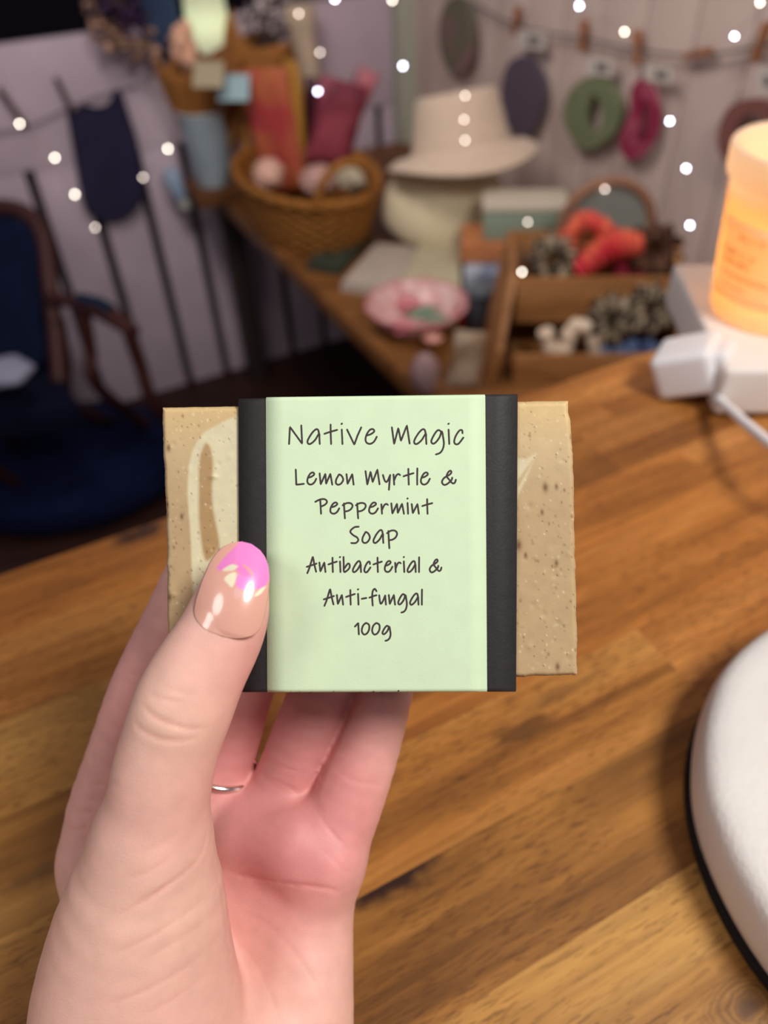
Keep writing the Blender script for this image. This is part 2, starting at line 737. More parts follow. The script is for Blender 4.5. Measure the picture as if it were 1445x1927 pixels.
# swirl pattern of lighter soap
creamO = spline([(458, 780), (433, 788), (405, 802), (383, 816), (366, 840), (357, 869), (353, 919), (355, 963), (358, 1000), (360, 1047), (361, 1087), (364, 1125), (366, 1300), (480, 1300), (480, 780)], 6, True)
creamI = spline([(385, 834), (376, 855), (373, 880), (373, 913), (373, 969), (377, 1012), (382, 1044), (389, 1056), (402, 1048), (413, 1031), (412, 1008), (404, 970), (400, 932), (402, 890), (401, 860), (395, 838)], 6, True)
tri = [(973, 862), (990, 864), (1010, 852), (998, 882), (973, 938)]
triI = [(973, 905), (1000, 868), (1003, 866), (976, 915)]
sO, sI, sT, sTI = poly_sd(gp, creamO), poly_sd(gp, creamI), poly_sd(gp, tri), poly_sd(gp, triI)
f_c = (1 - sm(sO, -3, 3)) * sm(sI, -5, 4)
f_c = np.maximum(f_c, .75 * (1 - sm(sT, -3, 3)) * sm(sTI, -2, 3))
tan1, tan2, tan3, cream = L3((196, 172, 132)), L3((206, 180, 130)), L3((176, 150, 112)), L3((212, 204, 170))
X_, Y_ = gp[:, 0], gp[:, 1]
t_top = 1 - sm(Y_, 760, 870)
t_mid = sm(Y_, 830, 960)
base = tan1[None] * np.ones((len(gp), 1))
base = base * (1 - t_top[:, None]) + tan2 * t_top[:, None]
base = base * (1 - .75 * t_mid[:, None]) + tan3 * .75 * t_mid[:, None]
inI = (1 - sm(sI, -6, 2))[:, None]
base = base * (1 - .7 * inI) + L3((166, 132, 86)) * .7 * inI
cols = base * (1 - f_c[:, None]) + cream * f_c[:, None]
# flecks of herb and pale crumbs in the soap
for i in range(1700):
    cx, cy = rng.uniform(300, 1092), rng.uniform(755, 1280)
    r = rng.choice([.8, 1.1, 1.5, 2.1], p=[.55, .30, .12, .03])
    dk = rng.random() < .62
    q = ((X_ - cx) ** 2 + ((Y_ - cy) * .7) ** 2) / r ** 2
    w = np.exp(-q) * (.75 if dk else .6)
    k = w > .01
    tgt = L3((96, 58, 26)) if dk else L3((240, 226, 190))
    cols[k] = cols[k] * (1 - w[k][:, None]) + tgt * w[k][:, None]
for cx, cy, r in [(1026, 917, 5), (1047, 916, 3), (976, 1026, 6), (1047, 1060, 3.5), (1049, 1255, 4), (1020, 964, 3), (989, 1045, 3), (317, 843, 4), (314, 950, 3), (319, 1124, 4), (342, 972, 3), (413, 1037, 3)]:
    q = ((X_ - cx) ** 2 + ((Y_ - cy) * .55) ** 2) / r ** 2
    w = np.exp(-q)[:, None] * .85
    cols = cols * (1 - w) + L3((92, 52, 24)) * w
# rounded front edge: depth falls back near the rim; lumpy cut surface
U2, V2 = np.meshgrid(uu, vv)
ex = np.minimum(U2, 1 - U2) * 775
ey = np.minimum(V2, 1 - V2) * 520
e = np.minimum(ex, ey).ravel()
dd = D_S + .0011 * np.clip(1 - e / 9, 0, 1) ** 2
for k in range(46):     # little crumbs and nicks
    if k % 2:
        cx, cy = rng.uniform(300, 450), rng.uniform(770, 1280)
    else:
        cx, cy = rng.uniform(975, 1090), rng.uniform(760, 1280)
    dd -= rng.uniform(-.0002, .00025) * np.exp(-((X_ - cx) ** 2 + (Y_ - cy) ** 2) / rng.uniform(4, 40))
dd -= .0004 * np.exp(-((X_ - 402) ** 2 / 60 + (Y_ - 897) ** 2 / 16))
front = np.stack([(X_ - 722.5) / F_PX * D_S, (Y_ - 963.5) / F_PX * D_S, dd], 1)
g = G()
nf = len(front)
fs = [(j * NX + i, j * NX + i + 1, (j + 1) * NX + i + 1, (j + 1) * NX + i) for j in range(NY - 1) for i in range(NX - 1)]
loop = [i for i in range(NX)] + [j * NX + NX - 1 for j in range(1, NY)] + [(NY - 1) * NX + i for i in range(NX - 2, -1, -1)] + [j * NX for j in range(NY - 2, 0, -1)]
lay = [front]
cl = [cols]
nl = len(loop)
prev = loop
off = nf
for dz in (.004, .012, .020, SOAP_T):
    ring = front[loop].copy()
    ring[:, 2] = D_S + dz
    lay.append(ring)
    cl.append(cols[loop])
    cur = list(range(off, off + nl))
    fs += [(prev[i], cur[i], cur[(i + 1) % nl], prev[(i + 1) % nl]) for i in range(nl)]
    prev = cur
    off += nl
fs.append(tuple(prev))
g.add(c2w(np.vstack(lay)), fs)
sm_ = mat('soap', (200, 172, 126), .5, .3, .05, 300, .07, 1500, attr='swirl', sss=.30, sssr=(1, .7, .4), sss_scale=.003)
so = obj('soap_block', g, sm_, soap)
set_col(so, 'swirl', np.vstack(cl))


# paper band: a closed loop round the bar, seen as profile (vertical y, depth d)
def band_profile(y0, y1, d0, d1, r, n=7):
    """list of (py, d) closed; y in px at depth D_S, r in px"""
    k = D_S / F_PX
    pts = []
    rc = r
    for cy, cdp, a0 in ((y0 + r, d0 + r * k, 180), (y0 + r, d1 - r * k, 270), (y1 - r, d1 - r * k, 0), (y1 - r, d0 + r * k, 90)):
        for i in range(n + 1):
            a = math.radians(a0 + 90 * i / n)
            # angle 180 = front (-d), 270 = top (-y)
            pts.append((cy + rc * math.sin(a), cdp + rc * k * math.cos(a)))
    return pts


def paper(name, xl0, xl1, xr0, xr1, tl, tr, bl, br, d0, d1, r, m, parent, cuts=13, jag=0.0, part=None, d_out=0.0):
    g = G()
    rings = []
    kk = D_S / F_PX
    for i in range(cuts):
        t = i / (cuts - 1)
        pr = band_profile(tl + t * (tr - tl), bl + t * (br - bl), d0, d1, r)
        if part:
            pr = pr[part[0]:part[1]]
        ring = []
        for (y, d) in pr:
            w = (y - 745) / 555
            x = (xl0 + w * (xl1 - xl0)) * (1 - t) + (xr0 + w * (xr1 - xr0)) * t
            if jag and i == cuts - 1:
                x += random.uniform(-jag, jag)
            ring.append((x, y, d))
        rings.append(ring)
    n = len(rings[0])
    vs = [c2w(np.array([(x - 722.5) * kk, (y - 963.5) * kk, d])) for r_ in rings for (x, y, d) in r_]
    fs = []
    for i in range(cuts - 1):
        for j in range(n if not part else n - 1):
            fs.append((i * n + j, i * n + (j + 1) % n, (i + 1) * n + (j + 1) % n, (i + 1) * n + j))
    g.add(vs, fs)
    o = obj(name, g, m, parent)
    md = o.modifiers.new('solid', 'SOLIDIFY')
    md.thickness = .00016
    md.offset = -1
    return o


blackp = mat('black_paper', (40, 38, 38), .62, .35, .12, 500, .12, 1500)
greenp = mat('green_paper', (204, 226, 190), .75, .2, .025, 160, .10, 2400)
band = paper('paper_band', 449.5, 452, 973, 970, 750, 741, 1303, 1302, .1543, .1806, 9, blackp, soap)
label = paper('green_label', 501.5, 504, 912, 915.5, 747.5, 742.5, 1302.5, 1301.5, .15405, .18085, 9, greenp, soap, jag=.5, part=None)

# handwriting font: single strokes, cap height 1, baseline 0
GL = {
    'N': (.8, [[(0, 0), (.05, .92), (.75, .02), (.7, 1.0)]], 1),
    'a': (.74, [[(.68, .55), (.62, .76), (.48, .78), (.25, .56), (.03, .2), (.05, .03), (.2, .02), (.45, .22), (.68, .55), (.70, .3), (.72, 0)]], 0),
    't': (.74, [[(.36, 1.05), (.37, .5), (.39, 0)], [(0, .55), (.36, .66), (.74, .76)]], 0),
    'i': (.08, [[(.02, .78), (.04, .4), (.06, 0)], [(0, 1.07), (.04, 1.10)]], 0),
    'v': (.82, [[(0, .78), (.42, -.03), (.6, .45), (.82, .9)]], 1),
    'e': (.65, [[(.06, .46), (.3, .53), (.5, .68), (.42, .80), (.24, .75), (.06, .5), (.0, .22), (.1, .05), (.3, .02), (.5, .15), (.65, .4)]], 0),
    'M': (1.02, [[(0, .9), (.13, 0), (.37, .86), (.52, .17), (.86, 1.0), (1.02, .02)]], 1),
    'g': (.75, [[(.62, .55), (.52, .72), (.36, .72), (.15, .45), (.02, .15), (.12, .02), (.3, .12), (.5, .38), (.62, .68), (.70, .35), (.74, .0), (.66, -.3), (.5, -.48), (.28, -.55)]], 0),
    'c': (.55, [[(.5, .58), (.47, .74), (.32, .72), (.12, .45), (.02, .15), (.1, 0), (.28, .03), (.55, .35)]], 0),
    'L': (.62, [[(.02, 1), (.06, .0), (.62, .06)]], 1),
    'm': (.92, [[(0, .75), (.08, .02), (.42, .72), (.47, .06), (.78, .72), (.92, 0)]], 1),
    'o': (.55, [[(.25, .68), (.05, .35), (.03, .1), (.2, 0), (.42, .1), (.55, .35), (.42, .6), (.25, .68)]], 0),
    'n': (.52, [[(0, .70), (.08, .05), (.42, .70), (.52, .0)]], 1),
    'y': (.53, [[(0, .65), (.12, .3), (.25, .18), (.38, .32), (.53, .65)], [(.53, .65), (.48, .15), (.44, -.34)]], 0),
    'r': (.48, [[(0, .68), (.03, .3), (.05, 0)], [(.06, .3), (.2, .6), (.36, .70), (.48, .63)]], 0),
    'l': (.05, [[(.03, 1.08), (.02, .5), (.02, 0)]], 0),
    '&': (1.03, [[(1.03, .34), (.95, .14), (.78, .1), (.5, .38), (.36, .57), (.48, .83), (.64, .92), (.70, .8), (.55, .65), (.18, .45), (.02, .2), (.14, 0), (.38, .04), (.7, .3), (.76, .47)]], 0),
    'P': (.85, [[(.36, .95), (.39, .5), (.42, 0)], [(0, .85), (.36, 1.02), (.7, 1.03), (.85, .85), (.7, .65), (.42, .52)]], 0),
    'p': (.72, [[(.1, .74), (.13, .2), (.17, -.32)], [(0, .6), (.3, .76), (.6, .74), (.72, .56), (.6, .33), (.36, .2), (.13, .18)]], 0),
    'S': (.62, [[(.62, 1.0), (.3, .96), (.02, .72), (.2, .5), (.5, .34), (.58, .16), (.4, .0), (.08, .0)]], 0),
    'A': (.8, [[(0, -.08), (.2, .35), (.44, 1.02), (.5, 1.02), (.62, .5), (.76, .02)], [(-.05, .38), (.4, .5), (.8, .62)]], 0),
    'b': (.54, [[(.0, 1.1), (.02, .6), (.04, .05), (.25, .08), (.5, .3), (.52, .55), (.36, .6), (.08, .28)]], 0),
    'f': (.58, [[(.6, .95), (.45, 1.12), (.28, .95), (.24, .5), (.28, -.06)], [(0, .5), (.3, .6), (.6, .68)]], 0),
    'u': (.56, [[(0, .68), (.07, .2), (.16, .08), (.32, .28), (.5, .66)], [(.5, .66), (.56, .0)]], 0),
    '1': (.36, [[(0, .68), (.3, 1.0), (.36, 0)]], 1),
    '0': (.68, [[(.38, 1), (.12, .75), (.02, .3), (.2, .0), (.48, .1), (.67, .45), (.65, .85), (.40, 1.0)]], 0),
    '-': (.4, [[(0, .42), (.2, .45), (.4, .48)]], 0),
    'H': (.7, [[(.0, 1), (.0, 0)], [(.65, 1), (.65, 0)], [(0, .5), (.65, .55)]], 1),
    'd': (.55, [[(.5, .5), (.36, .68), (.12, .5), (.02, .15), (.15, .02), (.48, .4), (.5, 1.05), (.53, 0)]], 0),
}
KPX = D_S / F_PX


def write(lines, m, parent, name, pos, rw, rh, nrm):
    g = G()
    for text, x0, x1, base_y, cap in lines:
        adv, x = [], 0.0
        for ch in text:
            adv.append(x)
            x += .62 if ch == ' ' else GL[ch][0] + .24
        tot = x - .24
        sx = (x1 - x0) / tot
        for ch, ax_ in zip(text, adv):
            if ch == ' ':
                continue
            for st_ in GL[ch][1]:
                pts = np.array(st_, float)
                if len(pts) > 2 and not GL[ch][2]:
                    pts = spline(pts, 6)
                elif len(pts) > 1:
                    fine_ = []
                    for p, q in zip(pts[:-1], pts[1:]):
                        fine_ += [p + (q - p) * t for t in (0, .06, .94)]
                    pts = np.array(fine_ + [pts[-1]])
                wp = [pos(x0 + (ax_ + p[0]) * sx, base_y - p[1] * cap) for p in pts]
                # round the ends
                d0_, d1_ = wp[0] - wp[1], wp[-1] - wp[-2]
                wp = [wp[0] + d0_ / (np.linalg.norm(d0_) + 1e-9) * rw * .8] + wp + [wp[-1] + d1_ / (np.linalg.norm(d1_) + 1e-9) * rw * .8]
                rr = [rw * .4] + [rw] * (len(wp) - 2) + [rw * .4]
                g.tube(wp, rr, 8, flat=rh, nrm=nrm)
    return obj(name, g, m, parent)


LINES = [("Native Magic", 545, 871, 836.5, 35), ("Lemon Myrtle &", 557, 857, 912.5, 28.5), ("Peppermint", 594, 813, 967, 26.5),
         ("Soap", 659, 747, 1021.5, 30.5), ("Antibacterial &", 579, 830, 1076, 26), ("Anti-fungal", 611, 794, 1137, 26.5), ("100g", 668, 735, 1192.5, 21.5)]
ink = mat('label_ink', (66, 56, 58), .7, .2)


def lab_pos(px, py):
    yb = 1302
    r = 9
    if py < yb - r:
        return c2w(np.array([(px - 722.5) * KPX, (py - 963.5) * KPX, .15404]))
    s_ = py - (yb - r)
    a = min(s_ / r, math.pi / 2)
    ex_ = max(0, s_ - r * math.pi / 2)
    y = yb - r + r * math.sin(a)
    d = .15404 + (r * (1 - math.cos(a)) + ex_) * KPX
    return c2w(np.array([(px - 722.5) * KPX, (y - 963.5) * KPX, d]))


write(LINES, ink, label, 'lettering', lab_pos, .00023, .00004, -FW)
write([("Handmade in", 548, 770, 1330, 29)], ink, label, 'lettering', lab_pos, .00023, .00004, -FW)

# ------------------------------------------------------------------ hand (implicit surface, meshed with surface nets)


def K(px, py, d, rpx):
    return np.append(pxc(px, py, d), rpx * d / F_PX)


CH = {
    'thumb': [K(462, 1066, .1478, 40), K(445, 1105, .1476, 58), K(432, 1150, .1475, 72), K(412, 1200, .1474, 79), K(372, 1270, .1468, 87), K(345, 1330, .1468, 92),
              K(324, 1390, .148, 91), K(308, 1450, .149, 92), K(296, 1520, .151, 95), K(286, 1580, .1535, 103)],
    'thenar': [K(286, 1580, .1535, 103), K(275, 1680, .158, 142), K(262, 1800, .163, 172), K(262, 1927, .166, 196), K(290, 2080, .168, 205)],
    'index': [K(400, 1010, .1886, 50), K(372, 1075, .1888, 56), K(330, 1180, .189, 64), K(290, 1265, .1905, 66), K(263, 1330, .192, 66), K(230, 1430, .195, 67), K(203, 1530, .197, 74), K(196, 1620, .198, 80)],
    'middle': [K(545, 1010, .1884, 48), K(520, 1090, .1886, 56), K(485, 1210, .1888, 62), K(450, 1305, .190, 62), K(425, 1400, .194, 63), K(396, 1500, .197, 72), K(385, 1560, .197, 80)],
    'ring': [K(700, 1030, .1884, 46), K(672, 1110, .1886, 54), K(640, 1210, .1888, 58), K(604, 1305, .1885, 60), K(570, 1390, .1895, 60), K(540, 1470, .192, 62), K(508, 1560, .193, 76)],
    'pinky': [K(768, 1110, .1875, 42), K(750, 1190, .1878, 48), K(722, 1305, .187, 53), K(692, 1400, .187, 61), K(658, 1490, .1865, 68), K(625, 1570, .186, 73), K(600, 1640, .186, 74)],
    'mc_index': [K(196, 1620, .198, 80), K(215, 1760, .192, 84), K(240, 1950, .186, 100)],
    'mc_middle': [K(385, 1560, .197, 80), K(372, 1700, .193, 84), K(360, 1960, .188, 100)],
    'mc_ring': [K(508, 1560, .193, 76), K(480, 1700, .192, 86), K(440, 1960, .186, 100)],
    'hypo': [K(600, 1640, .186, 72), K(578, 1740, .186, 86), K(566, 1850, .182, 98), K(548, 1990, .178, 112), K(470, 2150, .172, 140)],
    'wrist': [K(330, 2050, .172, 200), K(320, 2300, .158, 205), K(310, 2600, .140, 215), K(300, 3000, .120, 225)],
    'wrist2': [K(440, 2080, .174, 170), K(440, 2300, .160, 180), K(450, 2600, .142, 190), K(470, 3000, .122, 195)],
    'pad': [K(560, 1585, .183, 62), K(620, 1620, .1815, 60)],
    'pad2': [K(470, 1560, .189, 66), K(560, 1580, .184, 62)],
}
GROUP = {'index': 'index', 'middle': 'middle', 'ring': 'ring', 'pinky': 'pinky', 'thumb': 'thumb'}


for k_ in list(CH):
    if len(CH[k_]) > 2:
        CH[k_] = list(spline(np.array(CH[k_]), 3))


def sd_chain(P, ch):
    """smooth distance to a chain of tapered capsules (far points get a constant)"""
    A = np.array(ch)
    mr = A[:, 3].max() + .012
    m = np.all((P > A[:, :3].min(0) - mr) & (P < A[:, :3].max(0) + mr), axis=1)
    res = np.full(len(P), .02, P.dtype)
    Q = P[m]
    if not len(Q):
        return res
    out = None
    for a, b in zip(ch[:-1], ch[1:]):
        e_ = (b[:3] - a[:3]).astype(P.dtype)
        w = Q - a[:3].astype(P.dtype)
        t = np.clip((w @ e_) / float(e_ @ e_), 0, 1)
        w = w - t[:, None] * e_
        d = np.sqrt(np.einsum('ij,ij->i', w, w)) - (a[3] + t * (b[3] - a[3]))
        out = d if out is None else smin(out, d, .0006)
    res[m] = out
    return res


def smin(a, b, k):
    h = np.clip(.5 + .5 * (b - a) / k, 0, 1)
    return b + (a - b) * h - k * h * (1 - h)


def hand_sd(P):
    # thumb flattened against the soap face
    body = None
    for n in ('mc_index', 'mc_middle', 'mc_ring', 'hypo', 'wrist', 'wrist2', 'pad', 'pad2'):
        d = sd_chain(P, CH[n])
        body = d if body is None else smin(body, d, .010 if n not in ('pad', 'pad2') else .006)
    th_ = smin(sd_chain(P, CH['thumb']), sd_chain(P, CH['thenar']), .004)
    fing = None
    for n in ('index', 'middle', 'ring', 'pinky'):
        d = sd_chain(P, CH[n])
        fing = d if fing is None else smin(fing, d, .0010)
    out = smin(body, fing, .0034)
    out = smin(out, th_, .0022)
    return out


lo = np.array([-.083, .002, .118])
hi = np.array([.020, .235, .222])
hi[1] = .185
VX = .00115
nn = np.ceil((hi - lo) / VX).astype(int)
xs = [lo[i] + VX * np.arange(nn[i]) for i in range(3)]
PX = np.stack(np.meshgrid(*xs, indexing='ij'), -1).reshape(-1, 3).astype(np.float32)
S = np.empty(len(PX), np.float32)
for i in range(0, len(PX), 400000):
    S[i:i + 400000] = hand_sd(PX[i:i + 400000])
S = S.reshape(nn)
# close the volume at the grid border
S[0], S[-1] = np.maximum(S[0], .0005), np.maximum(S[-1], .0005)
S[:, 0], S[:, -1] = np.maximum(S[:, 0], .0005), np.maximum(S[:, -1], .0005)
S[:, :, 0], S[:, :, -1] = np.maximum(S[:, :, 0], .0005), np.maximum(S[:, :, -1], .0005)


def surface_nets(S, lo, h):
    ins = S < 0
    nx, ny, nz = S.shape
    cnt = np.zeros((nx - 1, ny - 1, nz - 1), np.int8)
    for dx in (0, 1):
        for dy in (0, 1):
            for dz in (0, 1):
                cnt += ins[dx:nx - 1 + dx, dy:ny - 1 + dy, dz:nz - 1 + dz]
    act = (cnt > 0) & (cnt < 8)
    idx = -np.ones(act.shape, np.int64)
    ijk = np.argwhere(act)
    idx[act] = np.arange(len(ijk))
    acc = np.zeros((len(ijk), 3))
    num = np.zeros(len(ijk))
    cs = [(a, b, c) for a in (0, 1) for b in (0, 1) for c in (0, 1)]
    for p in cs:
        for ax_ in range(3):
            if p[ax_]:
                continue
            q = list(p)
            q[ax_] = 1
            sa = S[ijk[:, 0] + p[0], ijk[:, 1] + p[1], ijk[:, 2] + p[2]]
            sb = S[ijk[:, 0] + q[0], ijk[:, 1] + q[1], ijk[:, 2] + q[2]]
            k = (sa < 0) != (sb < 0)
            t = np.where(k, sa / np.where(k, sa - sb, 1), 0)
            pt = np.array(p, float)[None] + np.zeros((len(ijk), 1))
            pt[:, ax_] += t
            acc[k] += pt[k]
            num[k] += 1
    verts = lo + h * (ijk + acc / num[:, None])
    quads = []
    for ax_ in range(3):
        o1, o2 = [(1, 2), (2, 0), (0, 1)][ax_]
        sl0 = [slice(None)] * 3
        sl1 = [slice(None)] * 3
        sl0[ax_], sl1[ax_] = slice(0, -1), slice(1, None)
        A, B = ins[tuple(sl0)], ins[tuple(sl1)]
        e_ = np.argwhere(A != B)
        fl = A[tuple(e_.T)]
        k = (e_[:, o1] > 0) & (e_[:, o2] > 0) & (e_[:, o1] < S.shape[o1] - 1) & (e_[:, o2] < S.shape[o2] - 1)
        e_, fl = e_[k], fl[k]

        def ci(d1, d2):
            c = e_.copy()
            c[:, o1] += d1
            c[:, o2] += d2
            return idx[tuple(c.T)]
        q = np.stack([ci(-1, -1), ci(0, -1), ci(0, 0), ci(-1, 0)], 1)
        q[~fl] = q[~fl][:, ::-1]
        quads.append(q)
    return verts, np.vstack(quads)


hv, hq = surface_nets(S, lo, VX)
tmp = bpy.data.meshes.new('hand')
tmp.from_pydata(c2w(hv).tolist(), [], hq.tolist())
hand = bpy.data.objects.new('hand', tmp)
COL.objects.link(hand)
md = hand.modifiers.new('s', 'SUBSURF')
md.levels = 1
md.render_levels = 1
dg = bpy.context.evaluated_depsgraph_get()
me2 = bpy.data.meshes.new_from_object(hand.evaluated_get(dg))
hand.modifiers.clear()
hand.data = me2
nv = len(me2.vertices)
co = np.empty(nv * 3, np.float32)
me2.vertices.foreach_get('co', co)
co = co.reshape(-1, 3).astype(float)
rel = (co - CAM) / HS
cc = np.stack([rel @ RT, -(rel @ UP), rel @ FW], 1)


def grad(P, h=2e-4):
    gx = np.stack([(hand_sd(P + np.eye(3)[i] * h) - hand_sd(P - np.eye(3)[i] * h)) / (2 * h) for i in range(3)], 1)
    return gx / (np.linalg.norm(gx, axis=1)[:, None] + 1e-9)


edge_cap = cc[:, 1] > hi[1] - .004
for it in range(2):
    n_ = grad(cc)
    s_ = hand_sd(cc)
    step = np.clip(s_, -.0008, .0008)
    step[edge_cap] = 0
    cc -= n_ * step[:, None]
nrm_c = grad(cc)

# keep the skin outside the soap: flatten against its front face and its back
kx = cc[:, 0] / KPX * (D_S / cc[:, 2] * 0 + 1) + 722.5
ky = cc[:, 1] / KPX + 963.5
in_soap = (kx > 300) & (kx < 1090) & (ky > 742) & (ky < 1304)
fr = in_soap & (cc[:, 2] > .15385) & (cc[:, 2] < .166)
cc[fr, 2] = .15385
bk = in_soap & (cc[:, 2] < .1812) & (cc[:, 2] >= .166)
cc[bk, 2] = .1812

# creases
vpx = cc[:, 0] / cc[:, 2] * F_PX + 722.5
vpy = cc[:, 1] / cc[:, 2] * F_PX + 963.5
facing = nrm_c[:, 2] < .1
CREASES = [  # px polyline, depth mm, half-width mm
    ([(666, 1300), (655, 1335), (640, 1370), (612, 1435), (592, 1485), (583, 1508)], .7, .9),
    ([(258, 1318), (285, 1345), (320, 1362), (360, 1372), (410, 1370)], .35, .8),
    ([(246, 1352), (262, 1372), (300, 1390), (345, 1394), (385, 1388)], .35, .8),
    ([(262, 1300), (285, 1308), (320, 1318), (350, 1322)], .18, .8),
    ([(300, 1290), (330, 1300), (370, 1310)], .12, .8),
    ([(392, 1545), (392, 1575), (383, 1605), (360, 1635), (320, 1665), (270, 1695), (215, 1725)], .45, 1.0),
    ([(395, 1590), (412, 1640), (425, 1690), (432, 1760), (445, 1840), (458, 1927)], .45, 1.1),
    ([(425, 1665), (380, 1700), (330, 1735), (270, 1770), (200, 1800)], .25, .9),
    ([(428, 1700), (390, 1735), (330, 1775), (260, 1810)], .22, .9),
    ([(434, 1760), (395, 1790), (340, 1830), (260, 1870), (180, 1895)], .25, .9),
    ([(440, 1800), (390, 1840), (330, 1880), (250, 1920)], .20, .9),
    ([(330, 1610), (280, 1640), (230, 1655)], .15, .9), ([(350, 1560), (300, 1590), (250, 1605)], .08, .9),
    ([(425, 1640), (460, 1652), (520, 1664), (580, 1668), (625, 1675), (662, 1695)], .50, 1.0),
    ([(432, 1715), (475, 1725), (520, 1755), (560, 1800), (600, 1860), (620, 1920)], .22, .9),
    ([(440, 1765), (470, 1800), (500, 1850), (520, 1900), (526, 1930)], .25, .9),
    ([(470, 1760), (520, 1800), (560, 1850)], .12, 1.0),
    ([(490, 1462), (540, 1480), (582, 1512)], .25, .9), ([(585, 1508), (620, 1560), (668, 1612)], .30, .9),
    ([(480, 1445), (500, 1470), (560, 1500)], .15, .9),
    ([(600, 1590), (640, 1630), (668, 1645)], .15, .9),
    ([(165, 1478), (190, 1476), (222, 1476)], .3, .8), ([(135, 1530), (170, 1528), (200, 1520)], .3, .9), ([(122, 1560), (150, 1560), (178, 1548)], .35, .9), ([(150, 1505), (200, 1508)], .15, .8),
    ([(225, 1255), (250, 1270), (285, 1275)], .3, .8),
    ([(555, 1360), (590, 1372), (632, 1372)], .2, .8), ([(640, 1362), (690, 1378), (750, 1372)], .2, .8), ([(615, 1440), (670, 1470), (735, 1478)], .22, .8), ([(500, 1432), (550, 1450), (600, 1462)], .2, .8),
]
disp = np.zeros(nv)
for pl, dep, wid in CREASES:
    pts = spline(np.array(pl, float), 8)
    p3 = []
    for (x, y) in pts:
        k = np.where((np.abs(vpx - x) < 7) & (np.abs(vpy - y) < 7) & facing)[0]
        if len(k):
            j = k[np.argmin(cc[k, 2])]
            p3.append(pxc(x, y, cc[j, 2]))
    if len(p3) < 3:
        continue
    p3 = np.array(p3)
    dmin = np.full(nv, 1.0)
    bb = np.all((cc > p3.min(0) - .006) & (cc < p3.max(0) + .006), axis=1)
    k = np.where(bb)[0]
    tt = np.zeros(len(k))
    best = np.full(len(k), 1.0)
    m_ = len(p3) - 1
    for i in range(m_):
        a, e_ = p3[i], p3[i + 1] - p3[i]
        w = cc[k] - a
        t = np.clip((w @ e_) / (e_ @ e_ + 1e-12), 0, 1)
        d = np.linalg.norm(w - t[:, None] * e_, axis=1)
        u = d < best
        best[u] = d[u]
        tt[u] = (i + t[u]) / m_
    fade = np.minimum(1, np.minimum(tt, 1 - tt) * 4)
    w1 = wid * 1e-3
    disp[k] += fade * dep * .85e-3 * (-np.exp(-(best / (w1 * .5)) ** 2) + .12 * np.exp(-((best - 2.0 * w1) / (w1 * 1.1)) ** 2))
cc += nrm_c * disp[:, None]
me2.vertices.foreach_set('co', c2w(cc).astype(np.float32).ravel())
# skin colour: redder palm, finger pads and knuckle flanks, reddish shade painted along the thumb's right side, paler back of the thumb
vd = cc[:, 2]
red = np.zeros(nv)


def blob(px, py, d, r, a):
    c = pxc(px, py, d)
    return a * np.exp(-((np.linalg.norm(cc - c, axis=1) / r) ** 2))


for q in ((560, 1580, .18, .017, .8), (640, 1540, .18, .014, .7), (480, 1640, .185, .016, .5), (455, 1290, .147, .010, .95), (495, 1190, .148, .007, .8), (400, 1440, .15, .010, .4), (700, 1350, .185, .016, .5), (560, 1380, .188, .02, .6), (430, 1400, .19, .018, .95),
          (600, 1720, .178, .02, .25), (370, 1500, .152, .012, .3), (250, 1330, .192, .016, .6), (300, 1180, .192, .016, .7), (400, 1880, .155, .02, .15), (170, 1500, .195, .014, .5)):
    red += blob(*q)
red = np.clip(red * .85, 0, 1)[:, None]
pal = np.clip(blob(330, 1340, .143, .010, .6) + blob(260, 1720, .15, .016, .35), 0, 1)[:, None]
sk0, sk1, sk2 = L3((232, 184, 168)), L3((220, 148, 144)), L3((236, 198, 174))
skc = sk0 * (1 - red) + sk1 * red
skc = skc * (1 - pal) + sk2 * pal
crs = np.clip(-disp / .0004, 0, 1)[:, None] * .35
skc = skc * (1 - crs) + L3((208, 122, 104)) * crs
set_col(hand, 'skin', skc)
me2.polygons.foreach_set('use_smooth', [True] * len(me2.polygons))
skin = mat('skin', (228, 178, 160), .47, .38, .05, 190, .20, 2200, attr='skin', sss=.26, sssr=(1.0, .42, .28), sss_scale=.0032)
me2.materials.clear()
me2.materials.append(skin)
org = c2w(pxc(400, 1900, .17))
me2.vertices.foreach_get('co', co_ := np.empty(nv * 3, np.float32))
me2.vertices.foreach_set('co', (co_.reshape(-1, 3) - org).astype(np.float32).ravel())
me2.update()
hand.location = org
ORG['hand'] = org
tag(hand, 'left hand gripping the soap bar, thumb in front, four fingers behind', 'hand')

# thumbnail: a curved plate over the end of the thumb
axb, axt = np.array([419, 1198.0]), np.array([464, 1021.0])
dirn = (axt - axb) / np.linalg.norm(axt - axb)
side = np.array([-dirn[1], dirn[0]])
side = side if side[0] > 0 else -side
ts = np.linspace(0, 1, 70)
hw = np.interp(ts, [0, .18, .3, .5, .7, .82, .9, .96, 1.0], [65, 66, 67, 65, 59, 51, 41, 28, 9]) * np.sqrt(np.clip(1 - (1 - np.clip(ts / .22, .0004, 1)) ** 2.2, 0, 1))
nw = 50


def skin_depth(px, py):
    d = np.arange(.1380, .1490, .0001)
    q = d[:, None] * pxc(px, py, 1.0)[None]
    v = hand_sd(q)
    k = np.where(v < 0)[0]
    if not len(k) or k[0] == 0:
        return .1490
    k = k[0]
    return d[k] - .0001 * v[k] / (v[k] - v[k - 1])


